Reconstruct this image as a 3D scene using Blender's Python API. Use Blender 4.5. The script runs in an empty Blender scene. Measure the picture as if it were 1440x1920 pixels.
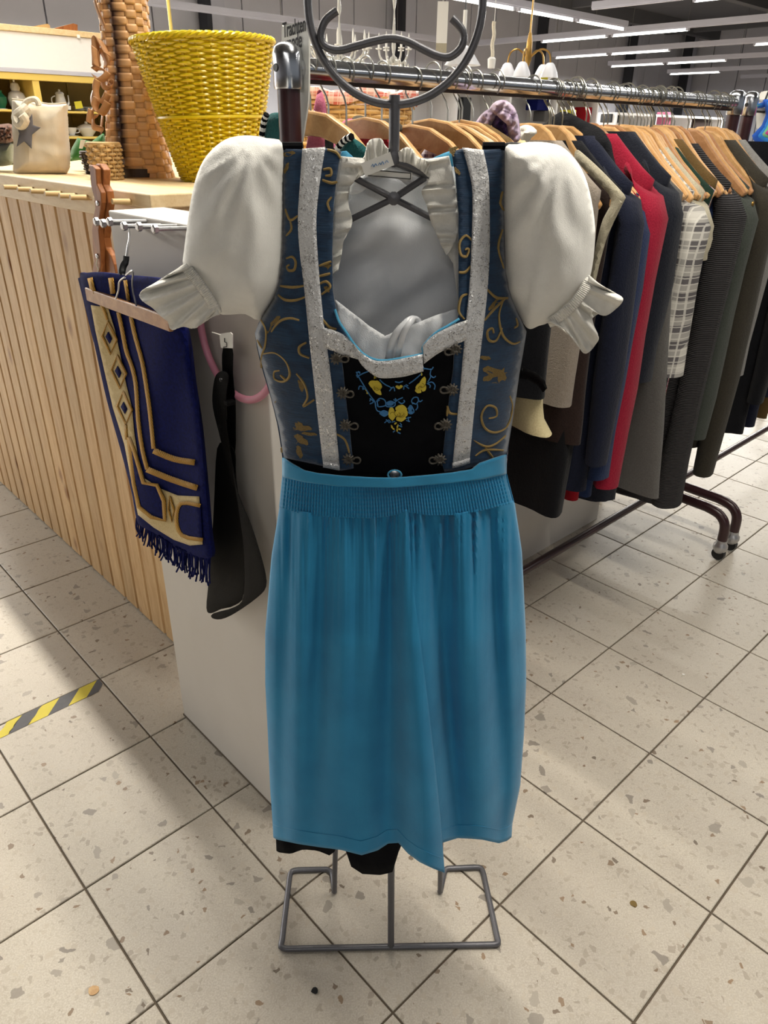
import bpy, math, random
import numpy as np
from mathutils import Vector as V, Matrix, noise
from mathutils.geometry import delaunay_2d_cdt
random.seed(7)
SC = bpy.context.scene
COL = SC.collection
# ------------------------------------------------------------------ camera
FPX, PITCH, ROLL, CH = 1362.77, .4820796, .0149464, 1.38397
FWD = V((0, math.cos(PITCH), -math.sin(PITCH)))
_r = V((1, 0, 0)); _u = _r.cross(FWD)
RT = _r*math.cos(ROLL)+_u*math.sin(ROLL); UP = _u*math.cos(ROLL)-_r*math.sin(ROLL)
CP = V((0, 0, CH))
cam = bpy.data.objects.new('camera', bpy.data.cameras.new('camera'))
COL.objects.link(cam)
cam.data.sensor_fit = 'VERTICAL'; cam.data.sensor_height = 36
cam.data.lens = FPX*36/1920; cam.data.clip_start = .05; cam.data.clip_end = 200
M = Matrix((RT, UP, -FWD)).transposed().to_4x4(); M.translation = CP
cam.matrix_world = M
SC.camera = cam
# ------------------------------------------------------------------ world, exposure
world = bpy.data.worlds.new('hall_air'); SC.world = world; world.use_nodes = True
world.node_tree.nodes['Background'].inputs[0].default_value = (.86, .92, 1, 1)
world.node_tree.nodes['Background'].inputs[1].default_value = .3
SC.view_settings.view_transform = 'Standard'; SC.view_settings.look = 'None'
SC.view_settings.exposure = -0.5; SC.view_settings.gamma = 1; SC.view_settings.use_curve_mapping = False
LAMP_Z = 3.0
# ------------------------------------------------------------------ frames
TH = math.radians(43.554)
GB = V((math.cos(TH), math.sin(TH), 0)); GA = V((-math.sin(TH), math.cos(TH), 0)); Z = V((0, 0, 1))
def G(A, B, z=0): return GA*A+GB*B+Z*z                 # the hall's own axes: tiles, counter, racks, walls
def ray(x, y): return FWD+RT*((x-720)/FPX)+UP*((960-y)/FPX)
def PY(x, y, Y): d = ray(x, y); return CP+d*(Y/d.y)
def PZ(x, y, z): d = ray(x, y); return CP+d*((z-CH)/d.z)
def PB(x, y, B): d = ray(x, y); return CP+d*(B/d.dot(GB))
def PA(x, y, A): d = ray(x, y); return CP+d*(A/d.dot(GA))
def AB(p): return p.dot(GA), p.dot(GB), p.z
def lerp(a, b, t): return a+(b-a)*t
def clamp(t, a=0., b=1.): return max(a, min(b, t))
def sstep(a, b, t): t = clamp((t-a)/(b-a)); return t*t*(3-2*t)
def tab(T, x):
    if x <= T[0][0]: return T[0][1]
    for (x0, y0), (x1, y1) in zip(T, T[1:]):
        if x <= x1: return lerp(y0, y1, (x-x0)/(x1-x0))
    return T[-1][1]
def curve(pts, n=4, closed=False):                       # Catmull-Rom through the points
    P = [V(p) for p in pts]; N = len(P); out = []
    rng = range(N) if closed else range(N-1)
    for i in rng:
        if closed: p0, p1, p2, p3 = P[i-1], P[i], P[(i+1) % N], P[(i+2) % N]
        else: p0, p1, p2, p3 = P[max(i-1, 0)], P[i], P[i+1], P[min(i+2, N-1)]
        for k in range(n):
            t = k/n
            out.append(.5*((2*p1)+(p2-p0)*t+(2*p0-5*p1+4*p2-p3)*t*t+(3*p1-p0-3*p2+p3)*t**3))
    if not closed: out.append(P[-1].copy())
    return out
# ------------------------------------------------------------------ materials
MATS = {}
def srgb(h):
    c = [int(h[i:i+2], 16)/255 for i in (0, 2, 4)]
    return tuple((x/12.92 if x <= .04045 else ((x+.055)/1.055)**2.4) for x in c)+(1,)
class NT:
    def __init__(s, name):
        s.m = bpy.data.materials.new(name); s.m.use_nodes = True; s.t = s.m.node_tree
        s.bsdf = s.t.nodes['Principled BSDF']; MATS[name] = s.m
    def n(s, kind, **kw):
        x = s.t.nodes.new(kind)
        for k, v in kw.items(): setattr(x, k, v)
        return x
    def l(s, a, b): s.t.links.new(a, b)
    def coord(s, kind='Object'): return s.n('ShaderNodeTexCoord').outputs[kind]
    def mapping(s, vec, scale=(1, 1, 1), rot=(0, 0, 0), loc=(0, 0, 0)):
        m = s.n('ShaderNodeMapping'); m.inputs['Scale'].default_value = scale; m.inputs['Rotation'].default_value = rot; m.inputs['Location'].default_value = loc
        s.l(vec, m.inputs['Vector']); return m.outputs[0]
    def noise(s, vec, scale, detail=4, rough=.55, dist=0):
        x = s.n('ShaderNodeTexNoise'); x.inputs['Scale'].default_value = scale; x.inputs['Detail'].default_value = detail; x.inputs['Roughness'].default_value = rough; x.inputs['Distortion'].default_value = dist
        if vec is not None: s.l(vec, x.inputs['Vector'])
        return x.outputs['Fac']
    def wave(s, vec, scale, dist=0, direction='X', kind='BANDS', detail=0):
        x = s.n('ShaderNodeTexWave', wave_type=kind); x.inputs['Scale'].default_value = scale; x.inputs['Distortion'].default_value = dist; x.inputs['Detail'].default_value = detail
        if kind == 'BANDS': x.bands_direction = direction
        s.l(vec, x.inputs['Vector']); return x.outputs['Fac']
    def vor(s, vec, scale, feature='F1', out='Distance'):
        x = s.n('ShaderNodeTexVoronoi', feature=feature); x.inputs['Scale'].default_value = scale; s.l(vec, x.inputs['Vector']); return x.outputs[out]
    def ramp(s, fac, stops, interp='LINEAR'):
        r = s.n('ShaderNodeValToRGB'); r.color_ramp.interpolation = interp; e = r.color_ramp.elements
        while len(e) < len(stops): e.new(.5)
        for i, (p, c) in enumerate(stops):
            e[i].position = p; e[i].color = srgb(c) if isinstance(c, str) else (c, c, c, 1)
        s.l(fac, r.inputs[0]); return r.outputs[0]
    def mix(s, fac, a, b, mode='MIX'):
        x = s.n('ShaderNodeMix', data_type='RGBA', blend_type=mode)
        for v, i in ((fac, 0), (a, 6), (b, 7)):
            if isinstance(v, (int, float)): x.inputs[i].default_value = v
            elif isinstance(v, str): x.inputs[i].default_value = srgb(v)
            elif isinstance(v, tuple): x.inputs[i].default_value = v
            else: s.l(v, x.inputs[i])
        return x.outputs[2]
    def math(s, op, a, b=None):
        x = s.n('ShaderNodeMath', operation=op)
        for i, v in enumerate((a, b)):
            if v is None: continue
            if isinstance(v, (int, float)): x.inputs[i].default_value = v
            else: s.l(v, x.inputs[i])
        return x.outputs[0]
    def col(s, v):
        if isinstance(v, str): s.bsdf.inputs['Base Color'].default_value = srgb(v)
        else: s.l(v, s.bsdf.inputs['Base Color'])
    def set(s, **kw):
        for k, v in kw.items(): s.bsdf.inputs[k.replace('_', ' ')].default_value = v
        return s
    def bump(s, h, strength=.3, dist=.002):
        b = s.n('ShaderNodeBump'); b.inputs['Strength'].default_value = strength; b.inputs['Distance'].default_value = dist
        s.l(h, b.inputs['Height']); s.l(b.outputs[0], s.bsdf.inputs['Normal'])
def fabric(name, c, c2=None, scale=60, weave=900, rough=.9, bump=.35, sheen=.25, crease=0., dist=.0015):
    t = NT(name); co = t.coord()
    n1 = t.noise(co, scale, 5)
    t.col(t.mix(t.ramp(n1, [(.35, 0.), (.7, 1.)]), c, c2 or c))
    t.set(Roughness=rough, Sheen_Weight=sheen, Sheen_Roughness=.5, Specular_IOR_Level=.15)
    h = t.math('ADD', t.math('MULTIPLY', t.noise(co, weave, 2), .5), t.math('MULTIPLY', n1, .5+crease))
    if crease: h = t.math('ADD', h, t.math('MULTIPLY', t.noise(t.mapping(co, (1, 1, .35)), 22, 4, .6, 1.2), crease*3))
    t.bump(h, bump, dist)
    return t
def plain(name, c, rough=.5, metal=0., bump=0., scale=40, c2=None, spec=.4):
    t = NT(name); t.set(Roughness=rough, Metallic=metal, Specular_IOR_Level=spec)
    n = t.noise(t.coord(), scale, 4)
    t.col(t.mix(n, c, c2 or c))
    if bump: t.bump(n, bump, .002)
    return t
def wood(name, c1, c2, rough=.5, axis=(1, 1, 8), scale=9, knots=None, rot=(0, 0, 0)):
    t = NT(name); info = t.n('ShaderNodeObjectInfo'); geo = t.n('ShaderNodeNewGeometry')
    off = t.n('ShaderNodeVectorMath', operation='SCALE'); off.inputs[0].default_value = (7, 3, 5); t.l(info.outputs['Random'], off.inputs['Scale'])
    add = t.n('ShaderNodeVectorMath'); t.l(t.mapping(geo.outputs['Position'], (1, 1, 1), rot), add.inputs[0]); t.l(off.outputs[0], add.inputs[1])
    v = t.mapping(add.outputs[0], axis)
    n = t.noise(v, scale, 5, .6, .8); fine = t.noise(v, scale*7, 3)
    f = t.math('ADD', t.math('MULTIPLY', n, .75), t.math('MULTIPLY', fine, .25))
    c = t.ramp(f, [(.34, c1), (.66, c2)])
    if knots:
        d = t.vor(t.mapping(add.outputs[0], (8, 8, 4.2)), 1.0)
        c = t.mix(t.ramp(d, [(.05, .9), (.17, 0.)]), c, knots)
    hsv = t.n('ShaderNodeHueSaturation'); t.l(c, hsv.inputs['Color'])
    t.l(t.math('ADD', t.math('MULTIPLY', info.outputs['Random'], .22), .89), hsv.inputs['Value'])
    t.col(hsv.outputs[0]); t.set(Roughness=rough, Specular_IOR_Level=.35); t.bump(f, .12, .002)
    return t
def emit(name, c, s):
    t = NT(name); t.col(c); t.bsdf.inputs['Emission Color'].default_value = srgb(c); t.set(Emission_Strength=s, Roughness=.4)
# ------------------------------------------------------------------ mesh builder
ORG = {}
class MB:
    def __init__(s): s.v = []; s.f = []; s.attr = None
    def add(s, v, f):
        o = len(s.v); s.v += [V(p) for p in v]; s.f += [tuple(i+o for i in q) for q in f]; return s
    def box(s, c, size, ax=(V((1, 0, 0)), V((0, 1, 0)), Z)):
        c = V(c); h = [ax[i]*(size[i]/2) for i in range(3)]
        v = [c+h[0]*i+h[1]*j+h[2]*k for k in (-1, 1) for j in (-1, 1) for i in (-1, 1)]
        f = [(0, 2, 3, 1), (4, 5, 7, 6), (0, 1, 5, 4), (2, 6, 7, 3), (0, 4, 6, 2), (1, 3, 7, 5)]
        if ax[0].cross(ax[1]).dot(ax[2]) < 0: f = [q[::-1] for q in f]
        return s.add(v, f)
    def gbox(s, A0, A1, B0, B1, z0, z1):                  # box in the hall's axes
        return s.box(G((A0+A1)/2, (B0+B1)/2, (z0+z1)/2), (abs(B1-B0), abs(A1-A0), abs(z1-z0)), (GB, GA, Z))
    def tube(s, path, r, n=8, closed=False, cap=True, squash=None):
        P = [V(p) for p in path]; N = len(P)
        R = r if isinstance(r, (list, tuple)) else [r]*N
        v = []; nrm = None
        for i in range(N):
            if closed: t = P[(i+1) % N]-P[i-1]
            else: t = P[min(i+1, N-1)]-P[max(i-1, 0)]
            if t.length < 1e-9: t = V((0, 0, 1))
            t.normalize()
            if nrm is None:
                nrm = t.cross(V((.31, .2, .93)));
                if nrm.length < .1: nrm = t.cross(V((1, 0, 0)))
            nrm = nrm-t*nrm.dot(t); nrm.normalize(); bn = t.cross(nrm)
            for k in range(n):
                a = 2*math.pi*k/n; v.append(P[i]+(nrm*math.cos(a)+bn*math.sin(a))*R[i])
        f = []
        for i in range(N if closed else N-1):
            j = (i+1) % N
            for k in range(n):
                m = (k+1) % n; f.append((i*n+k, i*n+m, j*n+m, j*n+k))
        if cap and not closed: f += [tuple(range(n))[::-1], tuple((N-1)*n+k for k in range(n))]
        return s.add(v, f)
    def lathe(s, prof, o, n=20, axis=Z, cap=True):
        axis = V(axis).normalized(); x = axis.orthogonal().normalized(); y = axis.cross(x); o = V(o); v = []
        for r, z in prof:
            for k in range(n):
                a = 2*math.pi*k/n; v.append(o+axis*z+(x*math.cos(a)+y*math.sin(a))*r)
        f = []
        for i in range(len(prof)-1):
            for k in range(n):
                m = (k+1) % n; f.append((i*n+k, i*n+m, (i+1)*n+m, (i+1)*n+k))
        if cap:
            if prof[0][0] > 1e-5: f.append(tuple(range(n))[::-1])
            if prof[-1][0] > 1e-5: f.append(tuple((len(prof)-1)*n+k for k in range(n)))
        return s.add(v, f)
    def grid(s, rows, closed=False):
        n = len(rows[0]); v = [p for r in rows for p in r]; f = []
        for i in range(len(rows)-1):
            for k in range(n if closed else n-1):
                m = (k+1) % n; f.append((i*n+k, i*n+m, (i+1)*n+m, (i+1)*n+k))
        return s.add(v, f)
    def prism(s, pts, off):                                # flat outline given a thickness
        n = len(pts); off = V(off); P = [V(p) for p in pts]
        v = P+[p+off for p in P]
        f = [tuple(range(n)), tuple(range(2*n-1, n-1, -1))]+[(i, i+n, (i+1) % n+n, (i+1) % n) for i in range(n)]
        return s.add(v, f)
    def build(s, name, mat, parent=None, smooth=True, label=None, cat=None, group=None, kind=None, solid=0, bevel=0, sub=0, origin=None, angle=40, rim=True):
        vs = s.v
        if parent is not None: o = ORG[parent]
        elif origin is not None: o = V(origin)
        else:
            lo = [min(p[i] for p in vs) for i in range(3)]; hi = [max(p[i] for p in vs) for i in range(3)]
            o = V(((lo[0]+hi[0])/2, (lo[1]+hi[1])/2, lo[2]))
        me = bpy.data.meshes.new(name); me.from_pydata([tuple(p-o) for p in vs], [], s.f); me.update()
        if s.attr:
            at = me.attributes.new(s.attr[0], 'FLOAT', 'POINT'); at.data.foreach_set('value', s.attr[1])
        import bmesh
        bm = bmesh.new(); bm.from_mesh(me); bmesh.ops.recalc_face_normals(bm, faces=bm.faces); bm.to_mesh(me); bm.free()
        me.materials.append(MATS[mat] if isinstance(mat, str) else mat)
        ob = bpy.data.objects.new(name, me); COL.objects.link(ob)
        if parent is not None: ob.parent = parent; ORG[ob] = o
        else: ob.location = o; ORG[ob] = o
        if smooth:
            me.polygons.foreach_set('use_smooth', [True]*len(me.polygons))
            me.set_sharp_from_angle(angle=math.radians(angle))
        if bevel: m = ob.modifiers.new('bevel', 'BEVEL'); m.width = bevel; m.segments = 2; m.limit_method = 'ANGLE'; m.angle_limit = math.radians(50)
        if solid: m = ob.modifiers.new('solid', 'SOLIDIFY'); m.thickness = solid; m.offset = 0; m.use_rim = True
        if sub: m = ob.modifiers.new('sub', 'SUBSURF'); m.levels = sub; m.render_levels = sub
        return tag(ob, label, cat, group, kind)
def tag(o, label=None, cat=None, group=None, kind=None):
    if label: o['label'] = label
    if cat: o['category'] = cat
    if group: o['group'] = group
    if kind: o['kind'] = kind
    return o
def thing(name, loc, label=None, cat=None, group=None, kind=None):
    o = bpy.data.objects.new(name, None); COL.objects.link(o); o.location = loc; o.empty_display_size = .05; ORG[o] = V(loc)
    return tag(o, label, cat, group, kind)
def copy_tree(o, parent=None):
    c = o.copy(); COL.objects.link(c)
    if parent is not None: c.parent = parent
    for ch in list(o.children): copy_tree(ch, c)
    return c
def fill(poly, step):                                      # triangulated outline with inner points and distance to the edge
    P = [V((p[0], p[1])) for p in poly]; B = []
    for i in range(len(P)):
        a, b = P[i], P[(i+1) % len(P)]; k = max(1, int((b-a).length/step+.5))
        for j in range(k): B.append(a.lerp(b, j/k))
    bx = np.array([(p.x, p.y) for p in B]); nx = np.roll(bx, -1, 0)
    xs = np.arange(bx[:, 0].min(), bx[:, 0].max(), step); ys = np.arange(bx[:, 1].min(), bx[:, 1].max(), step*.87)
    q = np.array([(x+(step/2 if j % 2 else 0), y) for j, y in enumerate(ys) for x in xs])
    def dist(q):
        d = nx-bx; L = (d**2).sum(1)+1e-12
        t = np.clip(((q[:, None, :]-bx[None])*d[None]).sum(2)/L[None], 0, 1)
        c = bx[None]+t[..., None]*d[None]
        return np.sqrt(((q[:, None, :]-c)**2).sum(2)).min(1)
    x, y = q[:, 0:1], q[:, 1:2]; x0, y0, x1, y1 = bx[:, 0], bx[:, 1], nx[:, 0], nx[:, 1]
    cr = ((y0 > y) != (y1 > y)) & (x < (x1-x0)*(y-y0)/np.where(np.abs(y1-y0) < 1e-9, 1e-9, y1-y0)+x0)
    q = q[cr.sum(1) % 2 == 1]
    if len(q): q = q[dist(q) > step*.55]
    pts = B+[V((float(a), float(b))) for a, b in q]; n = len(B)
    r = delaunay_2d_cdt(pts, [(i, (i+1) % n) for i in range(n)], [], 1, 1e-7)
    vs = r[0]; D = dist(np.array([(p.x, p.y) for p in vs]))
    return vs, [tuple(f) for f in r[2]], D
def patch(mb, poly, step, f):                              # outline laid on a surface f(u, v)
    vs, fs, D = fill(poly, step)
    return mb.add([f(p.x, p.y) for p in vs], fs)
def pillow(mb, poly, step, f, thick, D0, pw=.5, t0=0.):           # stuffed outline: f(u, v) on the mid plane, swelling along both sides
    vs, fs, D = fill(poly, step); n = len(vs); fr = []; bk = []
    for p, d in zip(vs, D):
        t = clamp(d/D0); t = t0+(1-t0)*(1-(1-t)**2)**pw
        a, b = f(p.x, p.y, t*thick); fr.append(a); bk.append(b)
    mb.add(fr, fs); o = len(mb.v)-n
    e = {}
    for q in fs:
        for i in range(len(q)):
            k = (q[i], q[(i+1) % len(q)]); e[k] = 1
    mb.add(bk, [q[::-1] for q in fs]); o2 = len(mb.v)-n
    for (i, j) in e:
        if (j, i) not in e: mb.f.append((o+j, o+i, o2+i, o2+j))
    return mb
def nz(p, s=1.): return noise.noise(V(p)*s)
# ================================================================== materials used
def terrazzo():
    t = NT('terrazzo'); geo = t.n('ShaderNodeNewGeometry'); info = t.n('ShaderNodeObjectInfo')
    off = t.n('ShaderNodeVectorMath', operation='SCALE'); off.inputs[0].default_value = (31, 17, 0); t.l(info.outputs['Random'], off.inputs['Scale'])
    add = t.n('ShaderNodeVectorMath'); t.l(geo.outputs['Position'], add.inputs[0]); t.l(off.outputs[0], add.inputs[1])
    v = add.outputs[0]
    nv = t.n('ShaderNodeTexNoise'); nv.inputs['Scale'].default_value = 70; t.l(v, nv.inputs['Vector'])
    w = t.n('ShaderNodeVectorMath', operation='MULTIPLY_ADD'); t.l(nv.outputs['Color'], w.inputs[0]); w.inputs[1].default_value = (.014, .014, 0); t.l(v, w.inputs[2])
    base = t.mix(t.noise(v, 9, 3), 'c2baad', 'afa698')
    base = t.mix(t.ramp(t.noise(v, 330, 2), [(.42, 0.), (.62, .55)]), base, 'd2ccc1')
    def chips(scale, keep, c_lo, c_hi, thr, base, s):
        x = t.n('ShaderNodeTexVoronoi', feature='F1'); x.inputs['Scale'].default_value = scale; t.l(w.outputs[0], x.inputs['Vector'])
        e = t.n('ShaderNodeTexVoronoi', feature='DISTANCE_TO_EDGE'); e.inputs['Scale'].default_value = scale; t.l(w.outputs[0], e.inputs['Vector'])
        sep = t.n('ShaderNodeSeparateColor'); t.l(x.outputs['Color'], sep.inputs[0])
        m = t.math('MULTIPLY', t.math('GREATER_THAN', sep.outputs[0], keep), t.math('GREATER_THAN', e.outputs[0], thr))
        return t.mix(t.math('MULTIPLY', m, s), base, t.mix(sep.outputs[1], c_lo, c_hi))
    c = chips(150, .62, 'a79d8e', 'c9c1b2', .1, base, .55)
    c = chips(72, .78, '988d80', 'c2b8a8', .13, c, .7)
    c = chips(34, .91, '7b746d', 'a9a195', .2, c, .85)
    c = chips(90, .985, '57493c', '8a6a48', .1, c, .8)
    c = t.mix(t.ramp(t.noise(v, 1.7, 3), [(.4, 0.), (.75, .25)]), c, 'a0968a')
    t.col(c); t.set(Roughness=.42, Specular_IOR_Level=.35)
terrazzo()
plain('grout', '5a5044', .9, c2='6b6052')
wood('pine', 'd8b889', 'bd9464', .5, (9, 9, 1.1), 5, '8f5f33')
wood('pine_board', 'e9d3aa', 'd6b988', .45, (1.2, 9, 9), 5, None, (0, 0, TH))
wood('dowel', 'd9bd8a', 'c6a470', .5)
wood('hanger_wood', 'd4ab78', 'ba8c58', .38, (6, 6, 6), 5)
wood('hanger_dark', 'b88a60', '966844', .38, (6, 6, 6), 5)
wood('red_wood', 'a86a3a', '7e4824', .42, (14, 14, 1.5), 5)
plain('white_board', 'd4cfc8', .55, c2='cac4bc', scale=6, bump=.05)
plain('white_gloss', 'eceae8', .35, c2='e6e3e2')
plain('grey_steel', '6a6a6f', .42, .5, .15, 300, '5c5c61', .5)
plain('chrome', 'd8dade', .2, 1., c2='cbcdd2')
plain('zinc', 'b9b9bb', .32, .9, .15, 300)
plain('wire', '8b8a84', .3, .9)
plain('brass', 'a98446', .35, .8)
plain('maroon_paint', '3a2023', .3, 0., c2='2e191c', spec=.5)
plain('black_plastic', '17181a', .4)
plain('leather_black', '060607', .65, 0., .3, 500, '040405', .12)
plain('pink_plastic', 'cf8a9e', .35)
fabric('white_cotton', 'f0efea', 'e6e5e0', 30, 1100, .85, .7, .1, .6, .0018)
fabric('white_cotton_inner', 'f2f4f7', 'e9ecf0', 14, 900, .9, .5, .1, .4)
fabric('frill_cotton', 'f2f0e9', 'e6e4dd', 90, 1100, .85, .8, .2, .6)
plain('satin_white', 'e6e8ec', .28, 0., .1, 200, 'd5d9df')
fabric('black_cloth', '05060a', '090a0f', 60, 900, .95, .3, .0)
fabric('lining_blue', '5fb4dc', '4aa0cc', 40, 900, .8)
def brocade():
    t = NT('blue_brocade'); co = t.coord(); m = t.mapping(co, (.25, 1, 1))
    rib = t.noise(t.mapping(co, (12, 12, 260)), 4, 3, .6); slub = t.noise(m, 90, 4, .7)
    c = t.mix(t.ramp(slub, [(.3, 0.), (.7, 1.)]), '122a45', '1f4364')
    c = t.mix(t.ramp(rib, [(.45, 0.), (.7, .6)]), c, '0f2338')
    t.col(c); t.set(Roughness=.7, Sheen_Weight=.4, Specular_IOR_Level=.25); t.bump(t.math('ADD', rib, slub), .5, .0015)
brocade()
def silver():
    t = NT('silver_trim'); co = t.coord()
    v = t.n('ShaderNodeTexVoronoi'); v.inputs['Scale'].default_value = 900; t.l(co, v.inputs['Vector'])
    sep = t.n('ShaderNodeSeparateColor'); t.l(v.outputs['Color'], sep.inputs[0])
    cl = t.ramp(t.noise(co, 130, 3, .6), [(.4, .25), (.6, 1.)])
    fl = t.math('MULTIPLY', t.math('GREATER_THAN', sep.outputs[0], .55), cl)
    dark = t.math('MULTIPLY', t.math('LESS_THAN', sep.outputs[1], .13), cl)
    c = t.mix(t.noise(co, 40, 3), 'd6d7d9', 'c9cacc'); c = t.mix(fl, c, 'e9e9ea'); c = t.mix(dark, c, '8a8886')
    t.col(c); t.l(t.math('MULTIPLY', fl, .6), t.bsdf.inputs['Metallic']); t.l(t.ramp(fl, [(0, .6), (1, .22)]), t.bsdf.inputs['Roughness'])
    t.bump(t.math('ADD', t.math('MULTIPLY', sep.outputs[2], cl), t.math('MULTIPLY', t.noise(co, 500, 2), .4)), 1., .0012)
silver()
plain('gold_thread', 'b39a5e', .45, .25, .6, 1800, '8a7040')
plain('gold_leaf_thread', '9c8148', .6, .15, 1., 700, '5a4a2a')
plain('pewter', '6f6a62', .45, .6, .5, 900, '4d4a45')
plain('yellow_thread', 'e8d44c', .6, 0, .8, 900, 'd0b838')
plain('rose_line', '8a7618', .7)
plain('blue_thread', '4b8fcb', .6, 0, .8, 900, '3a78b2')
fabric('apron_blue', '2c8bba', '247dac', 12, 1300, .62, .45, .15, .5)
fabric('apron_band', '3490bd', '2b83af', 14, 1300, .65, .3, .3, .3)
fabric('towel_blue', '0d1658', '080e3c', 200, 1400, .95, .6, .0)
fabric('towel_cream', 'd6c08c', 'c4ab75', 250, 1400, .9, .5, .2)
def rope_gold():
    t = NT('towel_gold'); co = t.coord(); w = t.wave(t.mapping(co, (1, 1, 1), (.5, .5, .3)), 75, 2)
    t.col(t.mix(w, 'c8982c', '8a5f14')); t.set(Roughness=.7); t.bump(w, .5, .002)
rope_gold()
fabric('canvas', 'd9ceb9', 'cfc3ad', 18, 900, .9, .5, .15, .4)
fabric('rope_cotton', 'e2dac8', 'd2c8b3', 120, 500, .9, .9)
plain('star_grey', '6a6a72', .8, c2='5f5f67')
def chipwood():
    t = NT('chip_wood'); at = t.n('ShaderNodeAttribute', attribute_name='burn'); co = t.coord(); info = t.n('ShaderNodeObjectInfo')
    c = t.mix(t.noise(t.mapping(co, (6, 6, 60)), 4, 4), 'd9ae7c', 'bd8c5a')
    hsv = t.n('ShaderNodeHueSaturation'); t.l(c, hsv.inputs['Color']); t.l(t.math('ADD', t.math('MULTIPLY', info.outputs['Random'], .2), .9), hsv.inputs['Value'])
    t.col(t.mix(at.outputs['Fac'], hsv.outputs[0], '2c1310')); t.set(Roughness=.5)
chipwood()
plain('wood_curl', 'c9986a', .45, 0, .1, 60, '9a6a42')
plain('yellow_cane', 'dcc41c', .3, 0, .3, 120, 'c9ae14', .5)
plain('brown_cane', '7d5430', .5, 0, .4, 120, '5f3d20')
plain('dark_cane', '35241a', .5, 0, .4, 120, '23170f')
plain('straw', 'c9a975', .6, 0, .5, 200, 'a88652')
fabric('green_felt', '2f6e35', '286030', 60, 700)
fabric('brown_plush', '6e4633', '52301f', 160, 300, .95, 1.)
fabric('sage_cloth', '8d978a', '7d877b', 60, 700)
plain('yellow_paint', 'd9c06a', .5, c2='cfb45c', scale=8)
plain('olive_board', '7d6a33', .7, c2='6d5c2b', scale=8)
plain('porcelain', 'dfe0e2', .18, c2='d3d5d9', spec=.5)
plain('porcelain_green', '1d6a50', .2)
plain('paper_white', 'ecebe6', .8)
plain('paper_yellow', 'e6dd4a', .8)
plain('ink', '26262a', .7)
plain('sign_white', 'd8d8d2', .45, c2='d0d0ca')
plain('wall_panel', 'c6c7d0', .7, c2='bdbec8', scale=3)
plain('wall_grey', '8d8e92', .8)
plain('ceiling_grey', '66676b', .85, c2='5c5d61', scale=2)
plain('column_dark', '2d2f36', .6)
plain('column_light', 'b4b6c2', .6)
plain('lamp_housing', 'b9bac6', .45, .1)
emit('tube_light', 'fffdf2', 9.)
plain('crystal', 'd9d8d2', .08, .2, spec=.8)
NT('glass_shade').set(Roughness=.35, Base_Color=srgb('f1f1f4'), Transmission_Weight=.3)
plain('tape_yellow', 'd9c92e', .55, 0, .1, 40, 'c9b825')
plain('tape_black', '44444a', .6, 0, .1, 40, '5a5a5e')
# ================================================================== setting: floor of separate tiles
TS = .3; GX, GY = .02915, .73106
OA, OB = V((GX, GY, 0)).dot(GA), V((GX, GY, 0)).dot(GB)
floor = MB().gbox(-14, 15.2, -14, 29.2, -.05, -.004).build('floor', 'grout', smooth=False, kind='structure', label='beige terrazzo tile floor with dark joints')
def proj(p):
    d = p-CP; z = d.dot(FWD); return (720+FPX*d.dot(RT)/z, 960-FPX*d.dot(UP)/z, z)
cand = []
for i in range(-6, 30):
    for j in range(-12, 30):
        c = G(OA+(i+.5)*TS, OB+(j+.5)*TS); x, y, z = proj(c)
        vis = z > .3 and -160 < x < 1600 and 780 < y < 2150
        cand.append((0 if vis else 1, (c-CP).length, i, j))
cand.sort()
def tile_mb(A, B, dz=0):
    h = TS/2-.0022; k = .0016; mb = MB(); vs = []
    for s_, zz in ((h, -.006), (h, -.001+dz), (h-k, dz)):
        vs += [G(A-s_, B-s_, zz), G(A-s_, B+s_, zz), G(A+s_, B+s_, zz), G(A+s_, B-s_, zz)]
    f = [(8, 11, 10, 9)]
    for l in (0, 4):
        for k2 in range(4): m = (k2+1) % 4; f.append((l+k2, l+m, l+4+m, l+4+k2))
    return mb.add(vs, f)
t0 = None; rest = MB()
for n, (_, _, i, j) in enumerate(cand):
    A, B = OA+(i+.5)*TS, OB+(j+.5)*TS
    if n < 300:
        if t0 is None:
            t0 = tile_mb(0, 0).build('tile', 'terrazzo', smooth=False, origin=(0, 0, 0)); ob = t0
        else: ob = t0.copy(); COL.objects.link(ob)
        ob.parent = floor; ob.location = G(A, B)-ORG[floor]
    else: rest.add(tile_mb(A, B).v, tile_mb(0, 0).f)
rest.build('far_tiles', 'terrazzo', floor, smooth=False, kind='stuff')
# hazard tape along a joint: each stripe a piece
tape = thing('hazard_tape', G(1.69, .38, .0004), 'worn yellow and black striped warning tape stuck on the floor', 'tape')
bs = [.25, .285, .335, .385, .44, .49, .523]; sl = .05
for k in range(6):
    b0, b1 = bs[k], bs[k+1]; q = []
    for t in range(7):
        u = t/6; q.append((1.660+.048*u, b0+sl*u-.025+(random.uniform(-.004, .004) if k < 3 else 0)))
    for t in range(7):
        u = 1-t/6; q.append((1.660+.048*u, b1+sl*u-.025))
    q = [(a, min(b, .521)) for a, b in q]
    MB().prism([G(a, b, .0003) for a, b in q], V((0, 0, .0006))).build('tape_stripe', 'tape_yellow' if k % 2 == 0 else 'tape_black', tape, smooth=False)
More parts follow.
